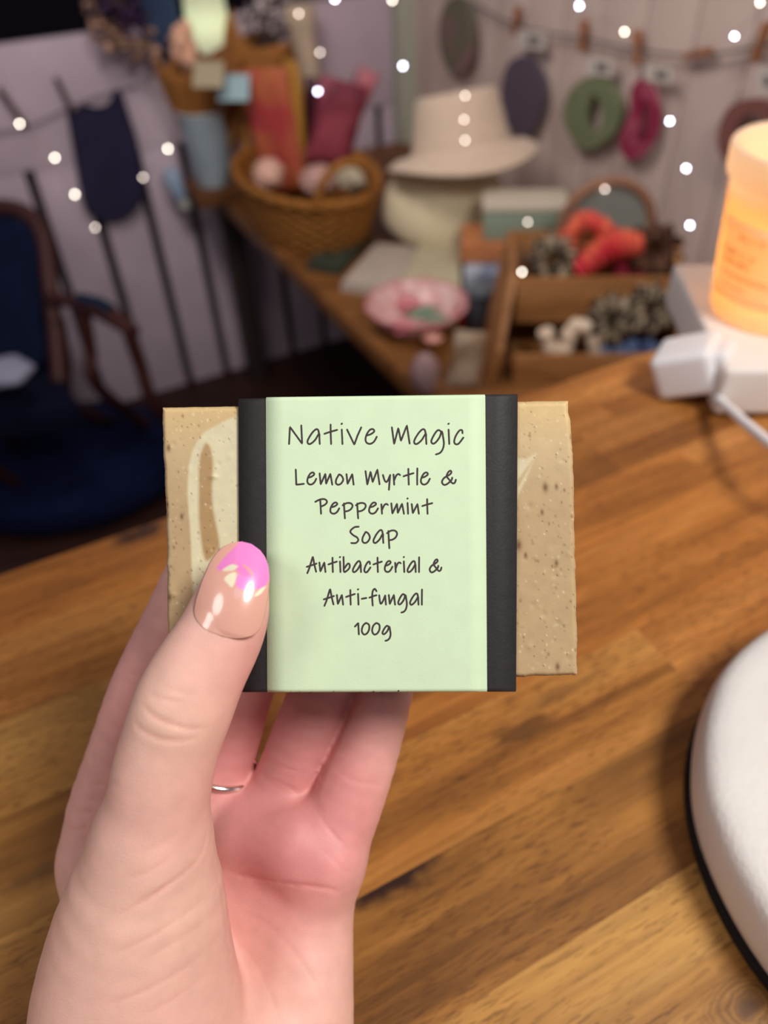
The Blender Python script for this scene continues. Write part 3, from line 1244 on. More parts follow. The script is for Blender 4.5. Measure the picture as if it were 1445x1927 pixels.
cl_t = np.linspace(0, .86, 14)
cl_d = np.array([skin_depth(*(axb + (axt - axb) * t)) for t in cl_t])
pf_ = np.polyfit(cl_t, cl_d, 2)
vs, uvp = [], []
for t, h_ in zip(ts, hw):
    c0 = axb + (axt - axb) * t
    dc = np.polyval(pf_, t) - .0003 - .0003 * math.sin(math.pi * min(t * 1.2, 1)) + .0003 * max(0, .06 - t) / .06
    for k in range(nw):
        s_ = -1 + 2 * k / (nw - 1)
        p = c0 + side * (h_ * s_)
        x = s_ * h_ / F_PX * .142
        rr_ = .0098
        dn = dc + rr_ - math.sqrt(rr_ * rr_ - x * x)
        if t < .75:
            dn = min(dn, skin_depth(p[0], p[1]) - .00012)
        vs.append(pxc(p[0], p[1], dn))
        uvp.append(p)
g = G()
g.add(c2w(np.array(vs)), [(i * nw + k, i * nw + k + 1, (i + 1) * nw + k + 1, (i + 1) * nw + k) for i in range(len(ts) - 1) for k in range(nw - 1)])
nailm = mat('nail_polish', (218, 168, 150), .22, .5, attr='polish', coat=.8, sss=.1, sss_scale=.002)
nail = obj('thumbnail', g, nailm, hand)
nail['label'] = 'glossy nude nail with a pink and cream petal tip'
uvp = np.array(uvp)
pink = [[(408, 1068), (425, 1046), (448, 1026), (446, 1052), (432, 1064), (418, 1074)], [(444, 1058), (446, 1024), (464, 1016), (488, 1028), (502, 1050), (506, 1085), (488, 1100), (474, 1075), (462, 1064)],
        [(448, 1082), (462, 1072), (474, 1086), (486, 1104), (470, 1110), (450, 1108), (444, 1098)], [(436, 1060), (452, 1060), (474, 1084), (454, 1082)], [(480, 1078), (506, 1078), (503, 1098), (488, 1108), (476, 1104)]]
crm = [[(418, 1073), (436, 1062), (448, 1066), (436, 1074)], [(422, 1088), (438, 1077), (445, 1082), (438, 1104), (430, 1100)], [(478, 1122), (490, 1108), (500, 1104), (490, 1118)]]
lp = [[(440, 1110), (452, 1106), (453, 1120), (444, 1128)]]
nc = np.ones((len(uvp), 1)) * L3((222, 166, 148))
for pls, c in ((lp, (238, 184, 176)), (pink, (244, 138, 205)), (crm, (236, 226, 196))):
    for i, pl in enumerate(pls):
        w = (1 - sm(poly_sd(uvp, spline(pl, 4, True)), -1.5, 1.5))[:, None]
        cc_ = L3(c) * (.9 + .08 * (i % 3))
        nc = nc * (1 - w) + cc_ * w
set_col(nail, 'polish', nc)
md = nail.modifiers.new('solid', 'SOLIDIFY')
md.thickness = .0004
md.offset = -1

# finger ring on the middle finger
a, b = pxc(425, 1400, .194), pxc(396, 1500, .197)
c0 = a * .58 + b * .42
t_ = (b - a) / np.linalg.norm(b - a)
x_ = np.cross(t_, np.array([0, 0, 1.0]))
x_ /= np.linalg.norm(x_)
y_ = np.cross(x_, t_)
pts = [c2w(c0 + (x_ * math.cos(q) + y_ * math.sin(q)) * .0095) for q in np.linspace(0, 2 * math.pi, 49)[:-1]]
g = G()
g.tube(pts, .0010, 10, close=True)
tag(obj('finger_ring', g, mat('silver', (225, 215, 205), .18, .5, metal=1.0)), 'thin silver ring around the base of the middle finger, behind the thumb', 'ring')

# ------------------------------------------------------------------ round white disc on the counter
DC = (.2064, .1189)
disc = thing('stone_disc', 'thick round white rough-topped disc with a thin black base, lying on the counter', 'disc', (DC[0], DC[1], 0))
g = G()
prof = [(.090, .0028), (.0955, .0030), (.0968, .005), (.0982, .012), (.0982, .0215), (.0974, .0262), (.0955, .0296), (.0925, .0312), (.088, .0316)]
prof += [(.088 - .004 * k, .0316) for k in range(1, 22)] + [(.002, .0315)]


def wob(r, h, t):
    if h > .03:
        x, y = r * math.cos(t), r * math.sin(t)
        h += .0004 * math.sin(160 * x + 90 * y) * math.sin(130 * y - 60 * x) + .0003 * math.sin(410 * x + 1) * math.sin(380 * y + 2)
    return r * (1 + .003 * math.sin(3 * t) + .002 * math.sin(11 * t)), h


g.lathe(prof, (DC[0], DC[1], 0), 120, wob=wob)
obj('disc_body', g, mat('white_stone', (222, 219, 213), .75, .2, .02, 60, .22, 520, sss=.12, sss_scale=.005), disc)
g = G()
g.lathe([(.07, 0), (.0975, 0), (.0988, .0012), (.0985, .0030), (.0965, .0034), (.07, .0032)], (DC[0], DC[1], 0), 120)
obj('base_pad', g, mat('black_rubber', (24, 20, 18), .7, .3, .2, 300), disc)['label'] = 'thin black base under the white disc'

# ------------------------------------------------------------------ lamp box, candle jar, adapter and cable
bx0 = onz(1366, 696, .036)
g = G()
BWX, BDY, BH = .175, .148, .036
yaw = -.098
ax_ = axes(yaw)
ctr = bx0 + ax_[0] * BWX / 2 + ax_[1] * BDY / 2
plinth = thing('plinth_box', 'low square white box on the counter end, carrying the lit candle', 'box', (ctr[0], ctr[1], 0))
g.box((ctr[0], ctr[1], .0195), (BWX, BDY, .033), ax_)
obj('box_body', g, mat('white_plastic', (228, 222, 216), .5, .35, .02, 40), plinth, bevel=.004, seg=3)
g = G()
g.box((ctr[0], ctr[1], .0018), (BWX - .012, BDY - .012, .0034), ax_)
obj('foot', g, mat('grey_foot', (120, 112, 106), .7, .2), plinth)
JC = (.2645, .4625)
JB = .0362
candle = thing('candle_jar', 'lit candle in a frosted amber tapered glass jar on the white box', 'candle', (JC[0], JC[1], JB))
# glass: outer wall with a collar, inner wall
R0_, R1_ = .0390, .0462
g = G()
HB = .085


def rad(z):
    return R0_ + (R1_ - R0_) * z / HB


outer = [(.001, 0), (R0_ - .005, 0), (R0_ - .0015, .001), (R0_, .004)] + [(rad(z), z) for z in (.02, .04, .06, .08, HB)] + \
        [(R1_ + .0008, HB + .0008), (R1_ + .0030, HB + .0025), (R1_ + .0036, HB + .005), (R1_ + .0040, HB + .012), (R1_ + .0042, HB + .0175), (R1_ + .0034, HB + .0192), (R1_ + .002, HB + .0196), (R1_ + .0008, HB + .0190)]
inner = [(R1_ + .0002, HB + .017), (R1_ - .0005, HB + .006), (R1_ - .0030, HB - .002), (R1_ - .0042, .06), (R0_ - .0015, .03), (R0_ - .0035, .008), (.001, .007)]
g.lathe(outer + inner, (JC[0], JC[1], JB), 72, cap=True)


def glow_mat(name, col, trans_w, rough=.4):
    m = bpy.data.materials.new(name)
    m.use_nodes = True
    nt = m.node_tree
    b = nt.nodes['Principled BSDF']
    b.inputs['Base Color'].default_value = lin(col)
    b.inputs['Roughness'].default_value = rough
    tr = nt.nodes.new('ShaderNodeBsdfTranslucent')
    tr.inputs[0].default_value = lin(col)
    mx = nt.nodes.new('ShaderNodeMixShader')
    mx.inputs[0].default_value = trans_w
    nt.links.new(b.outputs[0], mx.inputs[1])
    nt.links.new(tr.outputs[0], mx.inputs[2])
    nt.links.new(mx.outputs[0], nt.nodes['Material Output'].inputs[0])
    return m


obj('glass', g, glow_mat('frosted_glass', (252, 242, 228), .6, .35), candle)
g = G()
WZ = .080
g.lathe([(.001, .0075), (R0_ - .0042, .0085), (R0_ - .0022, .03), (R1_ - .0050, .06), (R1_ - .0042, WZ), (R1_ - .006, WZ - .001), (.02, WZ - .0015), (.001, WZ - .0015)], (JC[0], JC[1], JB), 64)
obj('wax', g, glow_mat('candle_wax', (255, 224, 140), .6, .3), candle)
g = G()
g.tube([(JC[0], JC[1], JB + WZ - .004), (JC[0], JC[1], JB + WZ + .004), (JC[0] + .001, JC[1], JB + WZ + .008)], .0009, 8)
obj('wick', g, mat('wick', (40, 30, 24), .9), candle)
g = G()
g.lathe([(.0003, .006), (.0024, .008), (.0034, .011), (.0028, .016), (.0014, .022), (.0003, .027)], (JC[0], JC[1], JB + WZ - .001), 16)
obj('flame', g, mat('flame', (255, 190, 80), 1, emit=14, emitcol=(255, 200, 110)), candle)
for (nm, z, en, rd) in (('candle_light', JB + WZ + .012, .05, .008), ('candle_core_light', JB + .045, .23, .018)):
    pl = bpy.data.lights.new(nm, 'POINT')
    pl.energy = en
    pl.color = (1.0, .79, .53)
    pl.shadow_soft_size = rd
    po = bpy.data.objects.new(nm, pl)
    COL.objects.link(po)
    po.location = (JC[0], JC[1], z)


def on_jar(th, z, off=.0002):
    r = rad(z) + off
    return np.array([JC[0] + r * math.cos(th), JC[1] + r * math.sin(th), JB + z])


# paper label on the front of the jar
g = G()
TH0, TH1, Z0, Z1 = math.radians(176), math.radians(268), .017, .066
nth, nz_ = 24, 8
g.add([on_jar(TH0 + (TH1 - TH0) * i / nth, Z0 + (Z1 - Z0) * j / nz_) for i in range(nth + 1) for j in range(nz_ + 1)],
      [(i * (nz_ + 1) + j, (i + 1) * (nz_ + 1) + j, (i + 1) * (nz_ + 1) + j + 1, i * (nz_ + 1) + j + 1) for i in range(nth) for j in range(nz_)])
jl = obj('jar_label', g, glow_mat('jar_paper', (252, 246, 238), .75, .7), candle, solid=.0002)
CAPS = {'V': [[(0, 1), (.4, 0), (.8, 1)]], 'A': [[(0, 0), (.4, 1), (.8, 0)], [(.16, .4), (.64, .4)]], 'N': [[(0, 0), (0, 1), (.7, 0), (.7, 1)]], 'I': [[(.1, 0), (.1, 1)]],
        'L': [[(0, 1), (0, 0), (.55, 0)]], 'C': [[(.7, .85), (.4, 1), (.1, .75), (.05, .4), (.25, .05), (.5, 0), (.7, .15)]], 'R': [[(0, 0), (0, 1), (.45, 1), (.6, .75), (.45, .5), (0, .5)], [(.3, .5), (.65, 0)]],
        'M': [[(0, 0), (.1, 1), (.45, .2), (.8, 1), (.9, 0)]], 'E': [[(.6, 1), (0, 1), (0, 0), (.6, 0)], [(0, .5), (.5, .5)]], '_': [[(0, .4), (1.0, .4)]]}
g = G()
for text, t0, t1, z, h in (('ELIC', 200, 224, .0565, .0032), ('VANILLA', 184, 218, .0455, .0040), ('CARAMEL', 184, 219, .0395, .0040), ('________', 186, 232, .0340, .0012), ('________', 188, 236, .0318, .0012), ('_____', 188, 214, .0255, .0011)):
    n = len(text)
    for i, ch in enumerate(text):
        for s_ in CAPS[ch]:
            pts = [on_jar(math.radians(t0 + (t1 - t0) * (i + (p[0] * .8 if ch != '_' else p[0])) / n), z + p[1] * h, .0005) for p in s_]
            g.tube(pts, .00022, 6)
obj('label_print', g, mat('label_brown', (122, 96, 76), .7), jl)

# white plug adapter
pc = W(1292, 705, .505)
pxa = axes(math.radians(-32))
adp = thing('plug_adapter', 'white power plug block lying against the corner of the white box', 'plug', (pc[0], pc[1], 0))
R_ = np.array(Matrix.Rotation(math.radians(-25), 3, Vector(pxa[1])))
ax_ = pxa @ R_.T
g = G()
ac = onz(1284, 738, .0) + np.array([0, 0, .0205])
g.box(ac, (.038, .036, .030), ax_)
whitep = mat('white_gloss', (232, 232, 234), .35, .45)
obj('plug_body', g, whitep, adp, bevel=.006, seg=4)
g = G()
g.box(ac + ax_[0] * .0225, (.010, .023, .018), ax_)
obj('connector', g, whitep, adp, bevel=.004, seg=3)
# white cable
cpts = [ac + ax_[0] * .0275]
cpts += [W(1345, 735, .487), W(1385, 780, .452), W(1425, 815, .425), W(1470, 850, .402), W(1540, 890, .385)]
e_ = cpts[-1]
cpts += [np.array([e_[0] + .04, e_[1] - .01, .012]), np.array([e_[0] + .09, e_[1] - .04, .0034]), np.array([e_[0] + .16, e_[1] - .08, .0031])]
g = G()
g.tube(spline(cpts, 10), .0030, 12)
tag(obj('power_cable', g, whitep), 'white cable running right from the plug block across the counter', 'cable')

# ------------------------------------------------------------------ display table in the corner
dt = thing('display_table', 'brown wooden display table in the corner, covered with hats, basket and boxes', 'table', ab(.78, 1.25, ZF))
tw, *_r = wood_material('table_wood', None, ((88, 52, 24), (128, 82, 40), (150, 100, 52)), .5, 0)
A0, A1, B0, B1 = .497, 1.075, .46, 2.02
g = G()
g.box(ab((A0 + A1) / 2, (B0 + B1) / 2, ZT - .0175), (A1 - A0, B1 - B0, .035), AXW)
obj('table_top', g, tw, dt, bevel=.004)
for a_, b_2 in ((A0 + .04, B0 + .05), (A1 - .04, B0 + .05), (A0 + .04, B1 - .05), (A1 - .04, B1 - .05)):
    g = G()
    g.box(ab(a_, b_2, (ZF + ZT - .035) / 2), (.05, .05, ZT - .035 - ZF), AXW)
    obj('leg', g, mat('table_leg', (58, 48, 44), .6, .3, .15, 20), dt, bevel=.004)
EPS = .001

# wicker basket, long side along the table edge
bc = onz(575, 335, -.275)
wick_m = mat('wicker', (156, 102, 44), .65, .25, .35, 90, .5, 120)
bask = thing('wicker_basket', 'large oval wicker basket holding bright packets, on the far end of the display table', 'basket', (bc[0], bc[1], ZT))
g = G()
bax = np.array([-MB_, N2, [0, 0, 1.0]])
rows_ = 11
BHT = .115


def ell(t, sx, sy, z):
    return np.array([bc[0], bc[1], z]) + bax[0] * sx * math.cos(t) + bax[1] * sy * math.sin(t)


NS = 42
for r_ in range(rows_):
    z = ZT + .007 + (BHT - .007) * r_ / (rows_ - 1)
    k = .80 + .20 * (r_ / (rows_ - 1)) ** .8
    pts = []
    for i in range(NS * 4):
        t = 2 * math.pi * i / (NS * 4)
        w = .003 * math.cos(t * NS / 1.0 * .5 + math.pi * r_)
        pts.append(ell(t, .215 * k + w, .135 * k + w, z))
    g.tube(pts, .0058, 6, close=True)
g.lathe([(.001, .001), (.78, .001), (.78, .006), (.001, .006)], (bc[0], bc[1], ZT), 40, np.array([bax[0] * .215, bax[1] * .135, [0, 0, 1.0]]))
obj('basket_body', g, wick_m, bask)
g = G()
for i in range(NS):
    t = 2 * math.pi * i / NS
    g.tube([ell(t, .215 * .80, .135 * .80, ZT + .004), ell(t, .215, .135, ZT + BHT)], .003, 5)
obj('stakes', g, mat('wicker_dark', (118, 72, 30), .7), bask)
g = G()
pts = [ell(2 * math.pi * i / 120, .218, .138, ZT + BHT + .004 + .002 * math.sin(i * 1.6)) for i in range(120)]
g.tube(pts, .009, 8, close=True)
obj('rim', g, wick_m, bask)
for sgn in (-1, 1):
    g = G()
    t0 = math.pi if sgn < 0 else 0
    pts = []
    for i in range(17):
        q = math.pi * i / 16
        t = t0 + .42 * math.cos(q)
        pts.append(ell(t, .222, .142, ZT + BHT + .005 + .075 * math.sin(q)))
    g.tube(pts, .0085, 8)
    obj('handle', g, wick_m, bask)


def packet(name, label, cat, c, size, ax, m, group=None, bulge=.006, flap=None):
    """soft packet: pillow with crimped ends"""
    g = G()
    n = 14
    vs = []
    fs = []
    for sgn in (-1, 1):
        for i in range(n + 1):
            for j in range(n + 1):
                u, v = i / n * 2 - 1, j / n * 2 - 1
                th_ = ((1 - u ** 4) * (1 - v ** 4)) ** .6
                w = 1 - .05 * (1 - abs(v) ** 2) * abs(u) ** 6
                vs.append(np.asarray(c) + ax[0] * u * size[0] / 2 * w + ax[2] * v * size[2] / 2 + ax[1] * sgn * (.0006 + size[1] / 2 * th_ + .0008 * math.sin(7 * u + 5 * v)))
    k = (n + 1) ** 2
    for s_ in (0, k):
        for i in range(n):
            for j in range(n):
                fs.append((s_ + i * (n + 1) + j, s_ + (i + 1) * (n + 1) + j, s_ + (i + 1) * (n + 1) + j + 1, s_ + i * (n + 1) + j + 1))
    for i in range(n):
        fs.append((i * (n + 1), (i + 1) * (n + 1), k + (i + 1) * (n + 1), k + i * (n + 1)))
        fs.append((i * (n + 1) + n, (i + 1) * (n + 1) + n, k + (i + 1) * (n + 1) + n, k + i * (n + 1) + n))
        fs.append((i, i + 1, k + i + 1, k + i))
        fs.append((n * (n + 1) + i, n * (n + 1) + i + 1, k + n * (n + 1) + i + 1, k + n * (n + 1) + i))
    g.add(vs, fs)
    return tag(obj(name, g, m), label, cat, group)


def cambase(px, py, d):
    return W(px, py, d)


CAX = np.array([RT * [1, 1, 0], FW * [1, 1, 0], [0, 0, 1.0]])
CAX = np.array([v / np.linalg.norm(v) for v in CAX])
gm = 'packets standing in the wicker basket'
red_m = mat('packet_red', (178, 66, 66), .55, .3, col2=(186, 110, 66), scale=9)
pink_m = mat('packet_pink', (156, 70, 84), .5, .3, col2=(112, 42, 56), scale=14)
z_in = ZT + .075


def standing(px, py_top, py_bot, wpx, d, lean=0.0, yaw=0.0):
    """centre, size and axes for an upright thing seen between two image heights at depth d"""
    top, bot = W(px, py_top, d), W(px, py_bot, d)
    h = (np.linalg.norm(top - bot)) / .78
    a = axes(math.atan2(CAX[0][1], CAX[0][0]) + yaw)
    a = a @ np.array(Matrix.Rotation(lean, 3, Vector(a[1]))).T
    return (top + bot) / 2, wpx * d / F_PX, h, a


c, w, h, a = standing(515, 165, 330, 104, 1.70, lean=-.10, yaw=-.4)
packet('gift_packet', 'tall orange-red packet leaning in the wicker basket', 'packet', c, (w, .03, h), a, red_m, gm)
c, w, h, a = standing(556, 150, 320, 30, 1.70, lean=.05, yaw=-.9)
packet('gift_packet', 'narrow golden brown packet upright behind the orange-red one in the basket', 'packet', c, (w * 1.6, .03, h), a, mat('packet_gold', (186, 134, 58), .45), gm)
c, w, h, a = standing(632, 176, 292, 92, 1.66, lean=.32, yaw=.2)
packet('gift_packet', 'crimson pink packet tilted to the right in the wicker basket', 'packet', c, (w, .04, h), a, pink_m, gm)
c, w, h, a = standing(588, 175, 310, 44, 1.74, lean=.2, yaw=.1)
packet('gift_packet', 'dark maroon packet between the orange and pink ones in the basket', 'packet', c, (w, .03, h), a, mat('packet_maroon', (70, 26, 40), .5), gm)
c, w, h, a = standing(662, 150, 270, 44, 1.76, lean=.5, yaw=.1)
packet('gift_packet', 'black packet poking out behind the crimson pink packet', 'packet', c, (w, .03, h), a, mat('packet_dark', (52, 54, 60), .45, col2=(188, 110, 120), scale=16), gm)
for (px, py, r, cl_, lb) in ((505, 318, 30, (214, 170, 150), 'pale peach soft bundle near the left end of the wicker basket'), (600, 330, 36, (190, 150, 140), 'dusty pink soft bundle in the middle of the wicker basket'), (665, 322, 36, (176, 164, 140), 'beige soft bundle at the right end of the wicker basket')):
    p = W(px, py, 1.62)
    g = G()
    g.ball((p[0], p[1], p[2] - .01), (r * 1.6 / F_PX, .045, .03), CAX, wob=lambda r_, h_, t: (r_ * (1 + .12 * math.sin(4 * t + 5 * h_)), h_))
    tag(obj('fabric_bundle', g, mat('bundle_%d' % px, cl_, .8, .2, .12, 40)), lb, 'bundle', 'soft bundles lying in the wicker basket')


# hats
def hat(name, label, c, rc, rb, hc_, droop, m, tilt_ax, tilt, band_m=None):
    h = thing(name, label, 'hat', c, 'brimmed hats stacked on the display table')
    a = axes(0, tuple(float(q) for q in tilt_ax), tilt)
    prof = [(rb, -droop), (rb * .99, -droop + .003), (rb * .86, -droop * .55 + .003), (rc * 1.12, .004), (rc * 1.06, .012), (rc * .99, hc_ * .5), (rc * .90, hc_ * .88), (rc * .86, hc_ * .97), (rc * .78, hc_ * 1.0), (rc * .4, hc_ * 1.005), (.001, hc_ * 1.0)]
    if droop > .05:   # soft deep brim, rounded like a cushion
        prof = [(rb * .90, -droop), (rb * .985, -droop * .86), (rb * 1.02, -droop * .62), (rb * .99, -droop * .38), (rb * .90, -droop * .16)] + prof[3:]
    inn = [(.001, hc_ - .004), (rc * .76, hc_ - .005), (rc * .86, hc_ * .85), (rc * .95, hc_ * .5), (rc * 1.02, .008), (rc * 1.1, .0), (rb * .86, -droop * .55 - .001), (rb * (.985 if droop < .05 else .88), -droop - .003)]
    g = G()
    g.lathe(prof + inn, c, 64, a, wob=lambda r, z, t: (r * (1 + (.03 if r > rc * 1.2 else .012) * math.sin(2 * t + .6)), z + (.012 * math.sin(2 * t + 1.0) if r > rc * 1.2 else 0)), close=False)
    obj('hat_body', g, m, h)
    g = G()
    g.lathe([(rc * 1.075, .010), (rc * 1.055, .022), (rc * 1.045, .022), (rc * 1.06, .010)], c, 64, a, cap=False, close=True, wob=lambda r, z, t: (r * (1 + .012 * math.sin(2 * t + .6)), z))
    obj('hat_band', g, band_m or m, h)
    return h


h1 = onz(838, 462, ZT)
hcl = np.array([h1[0], h1[1] + .05, ZT + .114])
hat('sun_hat', 'cream brimmed hat underneath the taller beige hat', hcl, .090, .126, .040, .097, mat('felt_cream', (214, 200, 166), .85, .15, .05, 60, .2, 300, sheen=.3), (0, 1, 0), 0.0)
hu = W(868, 282, 1.50)
hat('sun_hat', 'beige hat with tall flat crown, on top of the cream hat', hu, .088, .146, .100, .024, mat('felt_beige', (212, 190, 166), .85, .15, .05, 60, .2, 300, sheen=.3), CAX[0] * -.24 + CAX[1] * -.12, .27)


# stacked boxes right of the hats
def bxt(name, label, cat, px0, px1, py_top, py_bot, d, depth, m, group=None, yaw=0.0, bevel=.003, lid=None, lidcol=None):
    c, w, h, a = standing((px0 + px1) / 2, py_top, py_bot, px1 - px0, d, yaw=yaw)
    bot = c[2] - h / 2
    root = thing(name, label, cat, (c[0], c[1], bot), group)
    cen = c + a[1] * depth / 2
    g = G()
    g.box(cen, (w, depth, h), a)
    obj('box_body', g, m, root, bevel=bevel)
    if lid:
        g = G()
        g.box(cen + np.array([0, 0, h / 2 + lid / 2 + .0003]), (w * 1.03, depth * 1.03, lid), a)
        obj('lid', g, lidcol, root, bevel=bevel)
    return root, bot, cen, a, w, h


gb = 'boxes stacked beside the hats'
tn = mat('blue_white_box', (176, 188, 200), .4, .5, col2=(96, 112, 150), scale=18)
# bottom-most pale blue box stands on the table
p0 = onz(925, 548, ZT)
dB = proj(p0)[2]


def stackbox(name, label, px0, px1, z0, z1, d, depth, m, lid=None, lidm=None, yaw=0.0):
    cx = (px0 + px1) / 2
    base = W(cx, 500, d)
    w = (px1 - px0) * d / F_PX
    a = axes(math.atan2(CAX[0][1], CAX[0][0]) + yaw)
    # point on the vertical plane at that depth
    r0, r1 = W(px0, 500, d), W(px1, 500, d)
    c = (r0 + r1) / 2
    root = thing(name, label, 'box', (c[0], c[1], z0), gb)
    cen = np.array([c[0], c[1], (z0 + z1) / 2]) + a[1] * depth / 2
    g = G()
    g.box(cen, (w, depth, z1 - z0), a)
    obj('box_body', g, m, root, bevel=.003)
    if lid:
        g = G()
        g.box(np.array([cen[0], cen[1], z1 + lid / 2 + .0004]), (w * 1.04, depth * 1.05, lid), a)
        obj('lid', g, lidm, root, bevel=.003)


def z_at(px, py, d):
    return W(px, py, d)[2]


zb = ZT + EPS


def xy_at(px, py, z):
    return onz(px, py, z)


def vbox(name, label, pxl, pxr, py_front_bot, z0, h, depth, m, lid=None, lidm=None, yaw=0.0, group=gb, cat='box', bevel=.003):
    """box whose front bottom edge is seen at row py_front_bot when standing at height z0"""
    l, r = onz(pxl, py_front_bot, z0), onz(pxr, py_front_bot, z0)
    c = (l + r) / 2
    w = np.linalg.norm(r - l)
    u = (r - l) / w
    a = np.array([u, np.cross([0, 0, 1.0], u), [0, 0, 1.0]])
    root = thing(name, label, cat, (c[0], c[1], z0), group)
    cen = np.array([c[0], c[1], z0 + h / 2]) + a[1] * depth / 2
    g = G()
    g.box(cen, (w, depth, h), a)
    obj('box_body', g, m, root, bevel=bevel)
    if lid:
        g = G()
        g.box(np.array([cen[0], cen[1], z0 + h + lid / 2 + .0004]), (w * 1.03, depth * 1.04, lid), a)
        obj('lid', g, lidm, root, bevel=bevel)
    return cen, w, a


vbox('gift_box', 'pale blue and white box at the bottom of the stack beside the hats', 872, 985, 560, zb, .045, .10, tn)
vbox('gift_box', 'orange brown wooden box in the middle of the stack beside the hats', 866, 1004, 496, zb + .0465, .036, .10, mat('orange_box', (190, 122, 78), .5, .3, .15, 20, stretch=(1, 1, 6)))
vbox('gift_box', 'pale mint green tin with cream lid on top of the stack beside the hats', 908, 1062, 452, zb + .084, .050, .085, mat('mint_tin', (146, 162, 142), .25, .5), .012, mat('tin_lid', (206, 196, 176), .35, .4))
# dark jar with red stopper in front of the stack
p = onz(905, 612, zb)
jr = thing('dark_jar', 'small dark jar standing in front of the box stack beside the hats', 'jar', p)
g = G()
g.lathe([(.001, 0), (.028, 0), (.032, .006), (.032, .04), (.024, .052), (.024, .06), (.001, .06)], p, 28)
obj('jar_body', g, mat('dark_glaze', (50, 54, 60), .3, .5), jr)
g = G()
g.lathe([(.001, .0603), (.022, .0603), (.024, .064), (.022, .072), (.001, .073)], p, 24)
obj('jar_lid', g, mat('grey_lid', (96, 104, 112), .4), jr)
p = onz(868, 612, zb)
g = G()
g.lathe([(.001, 0), (.009, 0), (.010, .004), (.010, .028), (.006, .034), (.001, .036)], p, 16)
tag(obj('lip_tube', g, mat('deep_red', (128, 20, 26), .4)), 'small deep red tube standing beside the flowered bowl', 'tube')

# folded cloths in front of the hats
cl_m = [mat('linen_grey', (182, 168, 156), .9, .1, .06, 30, .25, 260), mat('linen_cream', (188, 178, 148), .9, .1, .06, 30, .25, 260)]


def cloth(label, pts_px, z, th, m):
    poly = [onz(x, y, z) for x, y in pts_px]
    g = G()
    c0 = sum(poly) / 4
    for k in range(4):
        f_ = 1 - .015 * k
        g.slab([c0 + (p - c0) * f_ + np.array([0, 0, k * (th + .0004)]) for p in poly], th, (0, 0, 1))
    tag(obj('folded_cloth', g, m, bevel=.001), label, 'cloth', 'folded cloths in front of the hats')


cloth('grey beige folded cloth at the left in front of the hats', [(640, 548), (758, 566), (800, 478), (708, 470)], ZT + .0005, .004, cl_m[0])
cloth('olive cream folded cloth just behind the flowered bowl', [(742, 562), (868, 560), (866, 472), (790, 470)], ZT + .0185, .004, cl_m[1])
cloth('dark green folded cloth under the wicker basket edge', [(575, 508), (640, 520), (702, 452), (640, 440)], ZT + .0005, .003, mat('cloth_green', (60, 64, 52), .9, .1))

# flowered bowl
bp = onz(788, 640, ZT)
bowl = thing('flower_bowl', 'wide pale pink bowl with painted flowers, near the front edge of the display table', 'bowl', (bp[0], bp[1] + .04, ZT))
bcn = np.array([bp[0], bp[1] + .045, ZT])
g = G()
BR = .088
prof = [(.001, .001), (.040, .001), (.044, .004), (.062, .014), (.078, .030), (BR, .046), (BR + .0005, .0475), (BR - .003, .0470), (.074, .032), (.058, .018), (.040, .009), (.001, .008)]
g.lathe(prof, bcn, 64, wob=lambda r, z, t: (r * (1 + (.012 * math.sin(10 * t) if r > .08 else 0)), z))
obj('bowl_body', g, mat('bowl_glaze', (222, 190, 184), .3, .5, col2=(206, 150, 148), scale=26), bowl)
g = G()
g.tube([bcn + np.array([math.cos(t) * (BR - .001) * (1 + .012 * math.sin(10 * t)), math.sin(t) * (BR - .001) * (1 + .012 * math.sin(10 * t)), .0475]) for t in np.linspace(0, 2 * math.pi, 81)[:-1]], .0024, 8, close=True)
obj('bowl_rim', g, mat('bowl_rim', (204, 128, 132), .3, .5), bowl)


def flower(px, py, r, col, label, petals=6):
    p = onz(px, py, ZT + .028)
    root = thing('flower', label, 'flower', p, 'fabric flowers lying in the bowl')
    g = G()
    for k in range(petals):
        t = 2 * math.pi * k / petals
        u = np.array([math.cos(t), math.sin(t), .25])
        v = np.array([-math.sin(t), math.cos(t), 0])
        g.ball(p + u * r * .55, (r * .55, r * .34, r * .14), np.array([u, v, [0, 0, 1.0]]), 10, 6)
    obj('petals', g, mat('petal_%s' % str(col), col, .6, .3), root)
    g = G()
    g.ball(p + np.array([0, 0, r * .18]), (r * .3, r * .3, r * .2), None, 10, 6)
    obj('flower_centre', g, mat('petal_core', (232, 196, 190), .6), root)


flower(760, 622, .022, (222, 120, 140), 'pink fabric flower at the front of the bowl')
flower(768, 575, .020, (200, 96, 110), 'rose red fabric flower at the back left of the bowl')
flower(815, 640, .016, (214, 148, 130), 'peach fabric flower at the right front of the bowl')
for px, py, yw, lb in ((800, 590, .5, 'sage green leaf at the back of the flowered bowl'), (822, 605, -.5, 'sage green leaf at the right of the flowered bowl')):
    p = onz(px, py, ZT + .036)
    g = G()
    a_ = axes(yw)
    vs = []
    for i in range(13):
        t = i / 12
        w = .015 * math.sin(math.pi * t ** .8) + .0003
        x = (t - .5) * .07
        for s_ in (-1, 0, 1):
            vs.append(p + a_[0] * x + a_[1] * w * s_ + np.array([0, 0, .004 * abs(s_) - .02 * (t - .5) ** 2 + .003]))
    g.add(vs, [(i * 3 + j, (i + 1) * 3 + j, (i + 1) * 3 + j + 1, i * 3 + j + 1) for i in range(12) for j in range(2)])
    tag(obj('fabric_leaf', g, mat('sage', (126, 148, 124), .7), solid=.0012), lb, 'leaf', 'leaves lying in the bowl')

